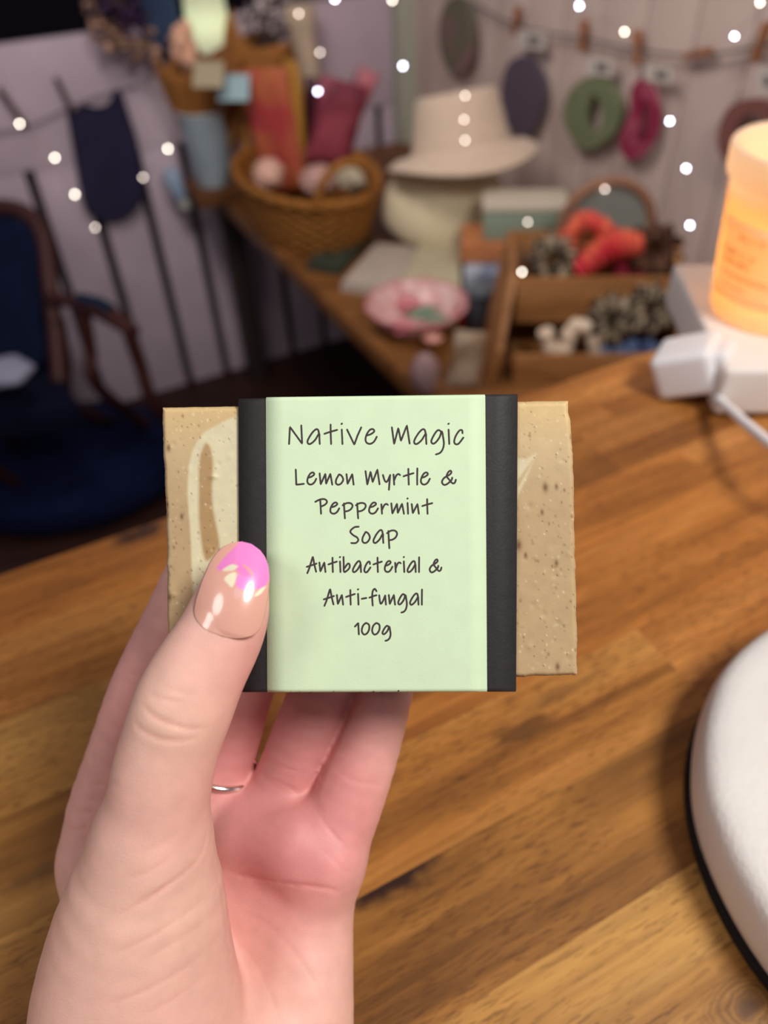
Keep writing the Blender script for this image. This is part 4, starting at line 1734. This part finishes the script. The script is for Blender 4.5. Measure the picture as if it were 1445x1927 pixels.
# small things at the near front of the display table
for px, py, r, cl_, lb in ((800, 742, .024, (150, 122, 120), 'pale pink soft pouch peeping over the top of the soap label'),):
    p = onz(px, py, ZT)
    g = G()
    g.ball((p[0], p[1], ZT + r * 1.55), (r * .9, r * .7, r * 1.5), CAX, 20, 12, wob=lambda r_, h_, t: (r_ * (1 + .10 * math.sin(5 * t + 3 * h_)), h_))
    tag(obj('soft_pouch', g, mat('pouch_%d' % px, cl_, .6, .3, .08, 40)), lb, 'pouch')

p = onz(876, 730, ZT)
packet('paper_packet', 'cream brown crinkled packet upright just left of the wooden crate', 'packet', (p[0], p[1], ZT + .050), (.050, .024, .098), CAX @ np.array(Matrix.Rotation(.12, 3, Vector(CAX[1]))).T, mat('packet_cream', (178, 158, 136), .6, .3, col2=(138, 112, 86), scale=30))

# ------------------------------------------------------------------ tiered wooden crate with scrunchies
cw, *_r = wood_material('crate_wood', None, ((120, 78, 40), (160, 108, 60), (182, 130, 80)), .6, 0)
l, r = onz(952, 725, ZT), onz(1262, 725, ZT)
cu_ = (r - l) / np.linalg.norm(r - l)
cv_ = np.cross([0, 0, 1.0], cu_)
cwid = np.linalg.norm(r - l)
crate = thing('display_crate', 'tiered brown wooden crate holding scrunchies on the near end of the display table', 'crate', (l + r) / 2)


def CP(u, v, z):
    return l + cu_ * u + cv_ * v + np.array([0, 0, z])


cax = np.array([cu_, cv_, [0, 0, 1.0]])
HZ = .178
for u in (0, cwid - .010):
    g = G()
    fl_ = -.030 if u == 0 else .012
    g.slab([CP(u + fl_ * max(0, 1 - z_ / .15), v_, z_) for v_, z_ in ((0, .002), (.17, .002), (.17, HZ), (.10, HZ * .99), (.062, .150), (.0, .06))], .010, cu_)
    obj('side_panel', g, cw, crate, bevel=.001)


def cbox(name, u0, u1, v0, v1, z0, z1, m=None):
    g = G()
    g.box(CP((u0 + u1) / 2, (v0 + v1) / 2, (z0 + z1) / 2), (u1 - u0, v1 - v0, z1 - z0), cax)
    return obj(name, g, m or cw, crate, bevel=.0015)


I0, I1 = .0102, cwid - .0102
cbox('back_panel', I0, I1, .160, .169, .002, HZ)
cbox('bottom_shelf', I0, I1, .004, .158, .002, .010)
cbox('front_lip', I0, I1, .004, .012, .0105, .050)
cbox('tray_shelf', I0, I1, .066, .158, .100, .108)
cbox('tray_front', I0, I1, .056, .064, .078, .150)


def scrunchie(label, c, R_, r_, m, n, tilt=0.0, group=None, frill=9, name='scrunchie'):
    a = axes(random.random(), (1, 0, 0), tilt)
    g = G()
    rs = []
    N_R = 84
    for i in range(N_R):
        t = 2 * math.pi * i / N_R
        d = a[0] * math.cos(t) + a[1] * math.sin(t)
        rr = r_ * (1 + .28 * math.sin(frill * t) + .12 * math.sin(2.3 * frill * t + 1))
        ring = []
        for k in range(14):
            q = 2 * math.pi * k / 14
            ring.append(c + d * (R_ + rr * math.cos(q)) + a[2] * rr * math.sin(q) * (1 + .1 * math.sin(frill * t * 1.7)))
        rs.append(ring)
    g.rings(rs, close=True)
    return tag(obj(name, g, m), label, 'scrunchie', group)


gs_ = 'scrunchies in the tiered crate'
leo = mat('leopard', (40, 32, 28), .8, .15, col2=(176, 158, 132), scale=85)
redf = mat('red_fabric', (214, 60, 72), .6, .25, col2=(230, 120, 84), scale=14)
crf = mat('cream_fabric', (228, 206, 180), .85, .15, .05, 40)
blf = mat('blue_fabric', (130, 146, 176), .8, .15, .1, 40)
z_t = ZT + .108


def at_crate(px, py, v):
    """point seen at px,py on the vertical plane v behind the crate front"""
    return onpl(px, py, cv_, cv_ @ CP(0, v, 0))


def tube_scrunchie(label, p0, p1, r0, m, bend=.02, name='scrunchie'):
    root_pts = spline([p0, (p0 + p1) / 2 + np.array([0, 0, bend]), p1], 22)
    n = len(root_pts)
    rr = [r0 * (1 + .22 * math.sin(i * 1.5)) * (.55 + .45 * math.sin(math.pi * min(max(i / (n - 1), .06), .94))) for i in range(n)]
    g = G()
    g.tube(root_pts, rr, 14)
    return tag(obj(name, g, m), label, 'scrunchie', gs_)


tube_scrunchie('red and orange gathered scrunchie lying diagonally across the front of the upper tray', at_crate(1085, 512, .085), at_crate(1205, 462, .095), .021, redf)
scrunchie('coral red scrunchie standing at the back left of the upper tray', at_crate(1105, 455, .125), .030, .012, redf, 0, 1.1, gs_)
tube_scrunchie('coral red band sloping down to the right at the back of the tray', at_crate(1085, 405, .135), at_crate(1165, 450, .135), .012, redf, .004)
scrunchie('leopard print scrunchie at the left end of the upper tray', at_crate(1040, 490, .10), .024, .015, leo, 0, .9, gs_)
scrunchie('leopard print scrunchie at the back right of the upper tray', at_crate(1232, 470, .11), .026, .015, mat('leopard_dark', (44, 26, 24), .8, .15, col2=(120, 84, 66), scale=60), 0, .8, gs_)
scrunchie('crimson scrunchie low at the right of the upper tray', at_crate(1190, 512, .10), .018, .011, mat('crimson_fabric', (150, 34, 56), .7), 0, .5, gs_)
scrunchie('leopard print scrunchie leaning on the tray front, left of its pair', at_crate(1150, 600, .034), .022, .014, leo, 0, 1.2, gs_)
scrunchie('leopard print scrunchie at the far right of the lower shelf', at_crate(1222, 580, .034), .022, .014, leo, 0, 1.0, gs_)
# cream looped scrunchie on the lower shelf
g = G()
lp_ = [(1026, 622), (1034, 650), (1050, 668), (1066, 650), (1074, 622), (1092, 612), (1114, 624), (1118, 664)]
pts = spline([at_crate(x, y, .030) for x, y in lp_], 8)
g.tube(pts, [.0115 * (1 + .12 * math.sin(i * .9)) for i in range(len(pts))], 12)
tag(obj('scrunchie', g, crf), 'cream looped fabric scrunchie on the lower shelf of the crate', 'scrunchie', gs_)
scrunchie('pale blue scrunchie on the lower shelf right of the cream one', at_crate(1150, 668, .030), .014, .011, blf, 0, .4, gs_)
scrunchie('dusty blue scrunchie below the leopard prints at the crate right end', at_crate(1205, 660, .032), .016, .011, mat('blue2', (104, 122, 160), .8, .15, .1, 40), 0, .4, gs_)

# round mirror behind the crate
mc = at_crate(1140, 428, .235)
mir = thing('round_mirror', 'round mirror in a thin brown wooden hoop standing behind the crate', 'mirror', (mc[0], mc[1], ZT))
rm = 82 * proj(mc)[2] / F_PX
md_ = np.array([cu_, [0, 0, 1.0], -cv_])
zc = ZT + rm + .012
if mc[2] > zc:
    zc = mc[2]
mcc = np.array([mc[0], mc[1], zc])
g = G()
g.tube([mcc + md_[0] * rm * math.cos(t) + md_[1] * rm * 1.02 * math.sin(t) for t in np.linspace(0, 2 * math.pi, 61)[:-1]], .0085, 10, close=True)
obj('hoop_frame', g, mat('hoop_wood', (150, 108, 84), .5, .3, .1, 30), mir)
g = G()
g.lathe([(.001, -.002), (rm - .004, -.002), (rm - .004, .002), (.001, .002)], mcc, 48, np.array([md_[0], md_[1], md_[2]]))
obj('painted_mirror', g, mat('painted_mirror', (142, 146, 138), .15, .5), mir)  # plain grey painted in place of a real reflection
g = G()
g.box((mcc[0] + cv_[0] * .012, mcc[1] + cv_[1] * .012, (ZT + zc - rm) / 2 + .004), (.10, .05, max(zc - rm - ZT + .006, .012)), cax)
obj('mirror_stand', g, mat('hoop_stand', (120, 84, 60), .6), mir, bevel=.003)

# ------------------------------------------------------------------ far corner: bucket, paper, lamp, flowers


def pb(px, py, b):
    """the point seen at px,py on the upright plane at distance b across the counter"""
    return onpl(px, py, MB_, b)


BKB = 1.895
bk_ = pb(404, 345, BKB)
g = G()
rz = bk_[2] - .0006 - ZT
g.box(ab(.535, BKB, ZT + rz / 2 + .0003), (.21, .13, rz - .0004), AXW)
tag(obj('riser_board', g, mat('riser_wood', (104, 66, 36), .6, .25, .2, 20, stretch=(2, 14, 14)), bevel=.002), 'brown wooden board lying under the pale blue bucket', 'board')
bw_m = mat('blue_enamel', (178, 196, 206), .35, .5, .05, 20)
buck = thing('blue_bucket', 'pale blue metal bucket of brown paper wraps at the far end of the display table', 'bucket', bk_)
BHH = pb(404, 212, BKB - .05)[2] - bk_[2]
g = G()
g.lathe([(.001, .001), (.040, .001), (.042, .004), (.058, BHH - .004), (.0605, BHH), (.058, BHH + .001), (.0555, BHH - .004), (.040, .006), (.001, .005)], bk_, 40)
obj('bucket_body', g, bw_m, buck)
g = G()
g.tube([bk_ + np.array([.0605 * math.cos(t), .0605 * math.sin(t), BHH]) for t in np.linspace(0, 2 * math.pi, 41)[:-1]], .0022, 8, close=True)
obj('bucket_rim', g, mat('bucket_rim', (196, 206, 206), .3, .5), buck)
# kraft paper wraps standing in it
kr = mat('kraft', (150, 98, 50), .8, .15, .14, 18, .3, 60)


def wrap(label, px, py0, wpx, b, yaw, m=kr):
    top = pb(px, py0, b)
    bot = bk_ + np.array([0, 0, BHH * .35]) + N2 * (.018 * (1 if px > 420 else -1 if px < 390 else 0))
    ax3 = (top - bot)
    h = np.linalg.norm(ax3)
    ax3 /= h
    xx = np.cross(ax3, FW)
    xx /= np.linalg.norm(xx)
    yy = np.cross(ax3, xx)
    r1 = wpx * proj(top)[2] / F_PX / 2
    g = G()
    nf_ = 40
    rings = []
    for t in np.linspace(0, 1, 10):
        rad_ = .012 + (r1 - .012) * t ** .8
        ring = []
        for k in range(nf_):
            q = 2 * math.pi * k / nf_ + yaw
            f_ = 1 + .10 * t * math.sin(5 * q + 3 * t) + .05 * t * math.sin(11 * q)
            hh = h * t * (1 + .09 * (t ** 6) * math.sin(3 * q))
            ring.append(bot + ax3 * hh + (xx * math.cos(q) + yy * .55 * math.sin(q)) * rad_ * f_)
        rings.append(ring)
    g.rings(rings, cap=False)
    return tag(obj('paper_wrap', g, m, solid=.0012), label, 'paper', 'brown paper wraps in the blue bucket')


wrap('brown paper wrap fanned to the left out of the blue bucket', 340, 118, 100, 1.89, .3)
wrap('brown paper wrap in the middle of the blue bucket, right under the lamp', 415, 112, 110, 1.86, 1.3, mat('kraft_dark', (128, 82, 44), .8, .15, .14, 18, .3, 60))
wrap('large brown paper wrap fanned to the right out of the blue bucket', 492, 72, 150, 1.88, 2.2)
# tags on the wraps
for px, py, w_, cl_, lb in ((392, 140, 56, (170, 158, 130), 'faded beige paper tag on the brown wrap'), (440, 165, 58, (156, 184, 190), 'pale blue paper tag on the brown wrap')):
    p = pb(px, py, 1.755)
    g = G()
    w = w_ * 1.62 / F_PX
    a_ = np.array([RT, UP * math.cos(.2) + FW * math.sin(.2), -FW])
    g.box(p, (w, w, .0015), a_)
    tg = thing('gift_tag', lb, 'tag', p - np.array([0, 0, w / 2]))
    obj('tag_card', g, mat('tag_%d' % px, cl_, .8, .2, .08, 60), tg, bevel=.0006)
    g = G()
    g.tube(spline([p + a_[1] * w * .42 - FW * .002, p + a_[1] * w * .7 + FW * .02, p + a_[1] * w * .8 + FW * .06], 6), .001, 6)
    obj('tag_string', g, mat('twine', (176, 142, 96), .9), tg)

# table lamp with pale shade
LB = 1.972
lp0 = pb(398, 92, LB)
lb_ = np.array([lp0[0], lp0[1], ZT])
lamp = thing('table_lamp', 'small table lamp with a glowing pale shade, behind the brown paper wraps', 'lamp', lb_)
zs0 = lp0[2]
zs1 = zs0 + .13
g = G()
g.lathe([(.050, zs0 - ZT), (.043, zs1 - ZT), (.0422, zs1 - ZT), (.0492, zs0 - ZT)], lb_, 48, cap=False, close=True)
obj('lamp_shade', g, glow_mat('lamp_shade', (238, 238, 224), .6, .7), lamp)
g = G()
g.lathe([(.001, .001), (.030, .001), (.030, .008), (.012, .018), (.008, .05), (.010, (zs0 - ZT) * .6), (.006, zs0 - ZT + .01), (.001, zs0 - ZT + .012)], lb_, 28)
obj('lamp_base', g, mat('lamp_base', (210, 206, 196), .4, .5), lamp)
g = G()
g.ball(lb_ + np.array([0, 0, zs0 - ZT + .05]), (.018, .018, .026))
obj('bulb', g, mat('bulb_glow', (255, 250, 224), .5, emit=8, emitcol=(240, 255, 230)), lamp)


# dried flower bunches (uncountable tiny heads -> one mesh per bunch)
def bunch(label, base, tops, m, stem_m, r=.007, spread=.05, n=70, name='dried_flower_bunch'):
    root = thing(name, label, 'flowers', base)
    gh, gst = G(), G()
    rr = random.Random(len(label))
    base = np.asarray(base)
    for k in range(n):
        t = tops[k % len(tops)]
        p = np.asarray(t) + np.array([rr.gauss(0, 1), rr.gauss(0, 1), rr.gauss(0, 1)]) * spread
        gh.ball(p, (r * rr.uniform(.6, 1.2), r * rr.uniform(.6, 1.2), r * rr.uniform(.5, 1.0)), None, 7, 5)
        if k % 3 == 0:
            mid = (base + p) / 2 + np.array([rr.gauss(0, .01), rr.gauss(0, .01), 0])
            gst.tube(spline([base, mid, p], 4), .0010, 5)
    obj('flower_heads', gh, m, root)
    obj('stems', gst, stem_m, root)


stm = mat('dry_stem', (70, 52, 44), .8)
b0 = pb(500, 115, 1.865)
bunch('bunch of white dried flower heads at the top of the picture, over the brown paper', b0, [pb(500, 25, 1.86), pb(525, 60, 1.86), pb(475, 35, 1.86), pb(510, 5, 1.86)], mat('dry_white', (206, 192, 190), .8, .2, col2=(70, 52, 60), scale=60), stm, .0075, .014, 120)
fl = pb(215, -60, 1.97)
bunch('bunch of tan and peach dried flowers hanging over the boarded wall at top left', fl, [pb(x, y, 1.96) for x, y in ((175, 30), (215, 80), (248, 88), (230, 50), (285, 95), (205, 20))], mat('dry_tan', (196, 156, 134), .85, .15, col2=(116, 90, 80), scale=40), stm, .012, .015, 80)
fl = pb(262, -70, 1.93)
bunch('dark violet dried sprigs at the top edge above the navy bib', fl, [pb(x, y, 1.92) for x, y in ((205, 10), (235, 30), (262, 40))], mat('dry_violet', (62, 44, 72), .85, .15), stm, .009, .012, 50)
p = pb(345, 88, 1.86)
b0 = bk_ + np.array([0, 0, BHH * .5]) - N2 * .03
g = G()
for k in range(7):
    t = k / 6
    g.ball(p + np.array([.012 * math.sin(k * 2.4), .008 * math.cos(k * 2.4), -.03 + .06 * t]), (.018 - .006 * abs(t - .4), .012, .020), None, 10, 7)
pf = thing('dried_bloom', 'peach dried bloom left of the lamp, rising from the blue bucket', 'flower', b0)
obj('bloom_head', g, mat('peach_bloom', (226, 176, 146), .8, .2), pf)
g = G()
g.tube(spline([b0, (b0 + p) / 2 + np.array([0, 0, .02]), p], 6), .0016, 6)
obj('bloom_stem', g, stm, pf)
# navy hanging cloth behind
g = G()
cv2 = onpl(300, 10, MB_, B_WALL - .035)
vs = []
for i in range(25):
    for j in range(9):
        x = (i / 24 - .5) * .075
        z = -.10 + j / 8 * .22
        vs.append(np.array([cv2[0], cv2[1], cv2[2] + z]) + N2 * x + MB_ * .005 * math.sin(i * .9))
g.add(vs, [(i * 9 + j, (i + 1) * 9 + j, (i + 1) * 9 + j + 1, i * 9 + j + 1) for i in range(24) for j in range(8)])
tag(obj('hanging_scarf', g, mat('navy_cloth', (58, 74, 104), .85, .15, .1, 30), solid=.002), 'navy blue cloth hanging over the boarded wall, left of the lamp', 'cloth')

# cream fabric roll leaning at the corner, right of the dried flowers
p0, p1 = pb(562, 10, 1.985), pb(604, 300, 1.965)
p1[2] = max(p1[2], ZT + .02)
g = G()
pts = spline([p0, p0 * .6 + p1 * .4 + np.array([-.006, 0, .01]), p1], 10)
n = len(pts)
g.tube(pts, [.036 * (1 - .22 * (i / n)) * (1 + .05 * math.sin(i * .8)) for i in range(n)], 20)
tag(obj('fabric_roll', g, mat('cream_roll', (214, 192, 168), .85, .15, .06, 20, .2, 100)), 'cream rolled fabric leaning behind the basket packets', 'fabric')

# blue bottle brush lying left of the bucket
p0, p1 = pb(316, 318, 1.985), pb(342, 372, 1.975)
br = thing('spray_bottle', 'pale blue bottle hanging left of the blue bucket by the boarded wall', 'bottle', p1)
dv = (p0 - p1) / np.linalg.norm(p0 - p1)
xx = np.cross(dv, FW)
xx /= np.linalg.norm(xx)
a_ = np.array([xx, np.cross(dv, xx), dv])
Lb = np.linalg.norm(p0 - p1)
g = G()
g.lathe([(.001, .0), (.018, .0), (.020, .004), (.020, Lb * .85), (.012, Lb), (.001, Lb)], p1, 24, a_)
obj('bottle_body', g, mat('bottle_blue', (150, 172, 196), .35, .5), br)
g = G()
g.lathe([(.001, -.028), (.013, -.026), (.016, -.012), (.012, -.0005), (.001, -.0005)], p1, 20, a_)
obj('bottle_cap', g, mat('bottle_cap', (190, 190, 180), .25, .5), br)

# ------------------------------------------------------------------ things pegged to strings on the walls
AP = A_WALL - .004
peg_m = mat('peg_wood', (160, 104, 70), .7, .2, .1, 60)
peg_d = mat('peg_dark', (70, 40, 40), .7, .2)


def peg(label, p, ang, wall_n, wall_u, m=peg_m, L_=.052):
    root = thing('clothes_peg', label, 'peg', p - np.array([0, 0, L_ / 2]), 'pegs on the wall strings')
    upv = np.array([0, 0, 1.0])
    ca, sa = math.cos(ang), math.sin(ang)
    dv = upv * ca + wall_u * sa
    dx = wall_u * ca - upv * sa
    for s_ in (-1, 1):
        g = G()
        g.box(p - wall_n * (.010 + .0045 * s_), (.010, L_, .0055), np.array([dx, dv, wall_n]))
        obj('prong', g, m, root, bevel=.0015)
    g = G()
    g.tube([p - wall_n * .010 + dx * .006 * math.cos(t) + wall_n * .011 * math.sin(t) for t in np.linspace(0, 2 * math.pi, 17)[:-1]], .0011, 6, close=True)
    obj('spring', g, mat('peg_spring', (120, 116, 110), .4, metal=.8), root)


def rwall(px, py, off=.0):
    return onpl(px, py, N2, AP - off)


UW = -MB_ * np.array([1, 1, 0])
g = G()
g.tube(spline([rwall(x, y, .012) for x, y in ((830, -30), (905, 15), (985, 52), (1105, 74), (1210, 96), (1320, 104), (1445, 84), (1560, 50))], 8), .0022, 8)
tag(obj('hanging_string', g, mat('grey_string', (96, 92, 86), .9)), 'grey string sagging across the right wall with wooden pegs', 'string')
for px, py, an, lb in ((980, 38, .1, 'reddish wooden peg above the grey violet pendant'), (1106, 66, -.1, 'wooden peg above the green felt ring'), (1208, 88, -.25, 'wooden peg above the crimson twisted band'), (1322, 99, 1.25, 'wooden peg lying sideways on the string right of the crimson band'), (1442, 78, .1, 'wooden peg at the right edge above the candle')):
    peg(lb, rwall(px, py, .004), an, N2, UW)


def felt(name, label, cat, outline, m, hole=None, th=.010, off=.012, group='things pegged on the right wall'):
    g = G()
    out = spline(outline, 5, True)
    if hole is None:
        g.slab([rwall(x, y, off) for x, y in out], th, -N2)
    else:
        inn = spline(hole, 5, True)
        k = len(out)
        idx_ = np.linspace(0, len(inn), k, endpoint=False).astype(int)
        inn = inn[idx_]
        rings = []
        A = [rwall(x, y, off) for x, y in out]
        B = [rwall(x, y, off) for x, y in inn]
        g.rings([A, [p - N2 * th for p in A], [p - N2 * th for p in B], B], close=True)
    return tag(obj(name, g, m, bevel=.0), label, cat, group)


vio = mat('felt_violet', (96, 84, 98), .9, .1, .08, 40)
grn = mat('felt_green', (120, 128, 98), .9, .1, .10, 40)
crm_ = mat('felt_crimson', (146, 44, 72), .85, .15, col2=(176, 92, 112), scale=16)
felt('hair_band', 'grey violet oval band pegged on the right wall beside the hats', 'hair band', [(962, 120), (950, 170), (955, 220), (975, 250), (1000, 252), (1018, 225), (1030, 180), (1022, 130), (995, 104)], vio)
felt('hair_band', 'green looped band pegged on the right wall above the crate', 'hair band', [(1108, 146), (1080, 170), (1066, 210), (1078, 252), (1108, 280), (1140, 268), (1168, 240), (1172, 195), (1158, 160), (1135, 146)], grn, [(1122, 178), (1112, 205), (1110, 232), (1122, 248), (1136, 240), (1140, 210), (1134, 185)])
felt('hair_band', 'crimson curved band pegged on the right wall left of the candle', 'hair band', [(1212, 146), (1196, 165), (1194, 200), (1186, 228), (1174, 256), (1176, 285), (1196, 300), (1222, 284), (1240, 250), (1244, 210), (1238, 168), (1226, 148)], crm_, [(1219, 185), (1213, 215), (1210, 245), (1204, 262), (1210, 270), (1222, 252), (1228, 222), (1226, 195)])
felt('hair_band', 'dusty red looped band on the right wall behind the candle rim', 'hair band', [(1380, 200), (1362, 235), (1360, 280), (1385, 310), (1430, 312), (1480, 290), (1490, 230), (1450, 190), (1410, 186)], mat('felt_dusty', (132, 86, 80), .9, .1, .1, 30), [(1400, 225), (1390, 250), (1400, 280), (1430, 285), (1455, 262), (1450, 225), (1425, 212)])
felt('hair_band', 'faded green and red band at the top of the picture above the beige hat', 'hair band', [(838, 20), (832, 70), (842, 118), (866, 140), (890, 118), (896, 60), (884, 10), (860, -6)], mat('felt_faded', (112, 108, 92), .9, .1, col2=(138, 108, 104), scale=10))
# price cards
for px, py, w_, h_, lb in ((1000, 72, 52, 34, 'white price card pegged beside the grey violet band'), (1128, 122, 50, 34, 'white price card pegged above the green band'), (1240, 136, 52, 32, 'white price card pegged above the crimson band'), (1440, 148, 26, 50, 'white price card pegged at the right edge above the candle')):
    pp = [(px - w_ / 2, py - h_ / 2), (px + w_ / 2, py - h_ / 2 + 6), (px + w_ / 2, py + h_ / 2 + 6), (px - w_ / 2, py + h_ / 2)]
    g = G()
    g.slab([rwall(x, y, .024) for x, y in pp], .001, -N2)
    cdr = tag(obj('price_card', g, mat('card_white', (206, 198, 188), .8, .2)), lb, 'card', 'price cards on the right wall')
    g = G()
    m_ = [(px + (x - px) * .45 + 4, py + (y - py) * .4 + 3) for x, y in pp]
    g.slab([rwall(x, y, .0262) for x, y in m_], .0006, -N2)
    obj('printed_patch', g, mat('card_grey', (110, 106, 102), .8, .2), cdr)

# left boarded wall: string, dark pegs, navy bib
BPL = B_WALL - .006


def lwall(px, py, off=0.0):
    return onpl(px, py, MB_, BPL - off)


g = G()
g.tube(spline([lwall(x, y, .008) for x, y in ((-60, 268), (0, 250), (60, 236), (125, 205), (190, 180), (260, 160))], 6), .0016, 6)
tag(obj('hanging_string', g, mat('dark_string', (96, 80, 92), .9)), 'thin dark string across the boarded wall at left', 'string')
peg('dark peg at the left edge of the boarded wall', lwall(22, 200, .002), -.35, MB_, N2, peg_d, .085)
peg('dark peg on the left shoulder of the navy bib', lwall(122, 182, .002), -.2, MB_, N2, peg_d, .085)
bibo = [(128, 205), (140, 212), (152, 200), (165, 200), (180, 204), (200, 200), (212, 186), (218, 170), (228, 178), (240, 215), (256, 265), (262, 320), (268, 365), (250, 398), (215, 414), (180, 408), (160, 385), (150, 340), (142, 290), (134, 245)]
g = G()
g.slab([lwall(x, y, .016) for x, y in spline(bibo, 4, True)], .008, -MB_)
bib = tag(obj('baby_bib', g, mat('navy_bib', (48, 44, 68), .9, .1, .15, 14)), 'dark navy bib with a scooped neck hanging on the boarded wall', 'bib')
g = G()
g.tube([lwall(x, y, .025) for x, y in spline(bibo, 4, True)], .003, 6, close=True)
obj('bib_edging', g, mat('navy_edge', (36, 32, 54), .9, .1), bib)

# ------------------------------------------------------------------ fairy lights
led_c = mat('led_cool', (225, 230, 255), .5, emit=30, emitcol=(228, 232, 255))
led_w = mat('led_warm', (255, 246, 230), .5, emit=20, emitcol=(255, 244, 226))
led_d = mat('led_dim', (255, 240, 225), .5, emit=9, emitcol=(255, 236, 222))
wire_m = mat('led_wire', (150, 140, 130), .4, metal=.7)


def strand(label, pts, fn):
    ps = [fn(x, y) for x, y, *_ in pts]
    root = thing('fairy_light_string', label, 'fairy lights', ps[-1], 'fairy light strings')
    ext = [ps[0] + np.array([0, 0, .12])] + ps
    g = G()
    g.tube(spline(ext, 6), .0005, 5)
    obj('wire', g, wire_m, root)
    for p, q in zip(ps, pts):
        g = G()
        g.ball(p, .0024 * proj(p)[2] / 1.5, None, 10, 6)
        obj('bulb', g, {'c': led_c, 'w': led_w, 'd': led_d}[q[2]], root)


strand('fairy light string down the boarded wall at the far left', [(37, 233, 'w'), (103, 297, 'w'), (141, 366, 'w'), (179, 428, 'd')], lambda x, y: lwall(x, y, .045))
strand('fairy light string between the navy bib and the blue bucket', [(343, 211, 'w'), (316, 280, 'w'), (269, 334, 'd')], lambda x, y: lwall(x, y, .05))
strand('fairy light string over the cream fabric roll', [(630, -2, 'c'), (562, 26, 'd'), (602, 99, 'd'), (598, 172, 'c')], lambda x, y: W(x, y, 1.60))
strand('fairy light string beside the pale corner post', [(738, 0, 'w'), (758, 124, 'c')], lambda x, y: W(x, y, 1.7))
strand('fairy light string in front of the beige hat', [(875, 180, 'd'), (873, 225, 'd'), (875, 264, 'd')], lambda x, y: W(x, y, 1.33))
strand('fairy light string over the right wall above the candle box', [(1090, 11, 'c'), (1175, 60, 'w'), (1260, 228, 'c'), (1291, 317, 'c'), (1298, 424, 'c')], lambda x, y: rwall(x, y, .05))
strand('fairy light string at the top right corner', [(1430, 5, 'w'), (1382, 68, 'c')], lambda x, y: rwall(x, y, .05))
strand('fairy light string past the mirror, two lower bulbs added as glints on the mint tin stack', [(1138, 356, 'd'), (993, 418, 'd'), (982, 512, 'w')], lambda x, y: W(x, y, 1.22))  # the two lower bulbs stand for highlights on the stacked tins

# ------------------------------------------------------------------ low chair and cushion at left
fl0 = onz(60, 830, ZF)
ch = thing('armchair', 'low blue upholstered chair with dark wooden arms against the boarded wall', 'chair', fl0)
blu = mat('blue_uphol', (14, 22, 46), .9, .1, .2, 30, .2, 200)
dkw = mat('dark_wood', (66, 34, 32), .5, .3, .2, 20)
D_CH = proj(fl0)[2]


def chp(px, py, d):
    return W(px, py, d)


# back: rounded slab leaning, seen from (0,405) to (60,560)
dbk = 1.62
bo = [(-120, 420), (-60, 404), (0, 402), (42, 415), (66, 450), (74, 520), (76, 600), (70, 690), (-120, 690)]
g = G()
g.slab([W(x, y, dbk) for x, y in spline(bo, 4, True)], .05, FW)
obj('backrest', g, blu, ch, bevel=.008)
g = G()
g.tube([W(x, y, dbk + .02) for x, y in spline([(-120, 405), (-60, 392), (0, 390), (50, 402), (80, 445), (92, 520), (104, 620), (112, 720)], 6)], .018, 10)
obj('back_frame', g, dkw, ch)
g = G()
g.tube([W(x, y, d) for (x, y, d) in [(90, 560, 1.62), (130, 566, 1.60), (180, 580, 1.56), (225, 604, 1.52), (252, 625, 1.50)]], [.012, .015, .018, .018, .014], 10)
obj('armrest', g, dkw, ch)
g = G()
g.tube([W(x, y, d) for (x, y, d) in [(150, 562, 1.57), (185, 570, 1.545), (210, 585, 1.52)]], .013, 10)
obj('arm_pad', g, mat('blue_pad', (30, 44, 62), .9, .1), ch)
for pl in ([(240, 615, 1.50), (262, 680, 1.56), (300, 775, 1.66)], [(158, 590, 1.58), (170, 660, 1.64), (186, 730, 1.70)], [(110, 600, 1.63), (122, 680, 1.70), (136, 760, 1.78)]):
    g = G()
    lp3 = [W(*q) for q in pl]
    lp3.append(np.array([lp3[-1][0] + .02, lp3[-1][1] + .26, ZF + .001]))
    g.tube(spline(lp3, 5), .014, 10)
    obj('leg', g, dkw, ch)
g = G()
sp_ = [W(x, y, d) for x, y, d in ((-140, 690, 1.60), (100, 690, 1.66), (150, 760, 1.60), (-140, 800, 1.48))]
g.slab(sp_, .06, (0, 0, -1))
sl = [np.array([q[0], q[1], q[2] - .06]) for q in sp_]
obj('seat', g, mat('navy_seat', (16, 18, 38), .9, .1), ch, bevel=.012)
for q in (sl[0] * .9 + sl[2] * .1, sl[3] * .9 + sl[1] * .1):
    g = G()
    g.tube([q, np.array([q[0] - .02, q[1] + .24, ZF + .001])], .014, 10)
    obj('leg', g, dkw, ch)
# pale folded thing on the seat
g = G()
p = W(8, 700, 1.50)
g.ball(p, (.055, .05, .022), CAX, 20, 10, wob=lambda r_, h_, t: (r_ * (1 + .08 * math.sin(5 * t + 2 * h_)), h_))
tag(obj('folded_throw', g, mat('grey_throw', (150, 150, 170), .85, .15, .08, 40)), 'pale grey folded cloth on the seat of the low blue chair', 'cloth')
# round floor cushion
cp_ = onz(135, 900, ZF)
cush = thing('floor_cushion', 'large round dark navy cushion on the floor in front of the chair', 'cushion', cp_)
g = G()
g.lathe([(.001, .0), (.20, .001), (.235, .02), (.245, .05), (.235, .08), (.20, .098), (.10, .104), (.001, .104)], cp_, 56, sx=1.25)
obj('cushion_body', g, mat('navy_cushion', (16, 24, 54), .95, .1, .2, 20), cush)
g = G()
g.tube([cp_ + np.array([1.25 * .246 * math.cos(t), .246 * math.sin(t), .05]) for t in np.linspace(0, 2 * math.pi, 61)[:-1]], .006, 8, close=True)
obj('cushion_piping', g, mat('navy_pipe', (12, 16, 40), .9, .1), cush)
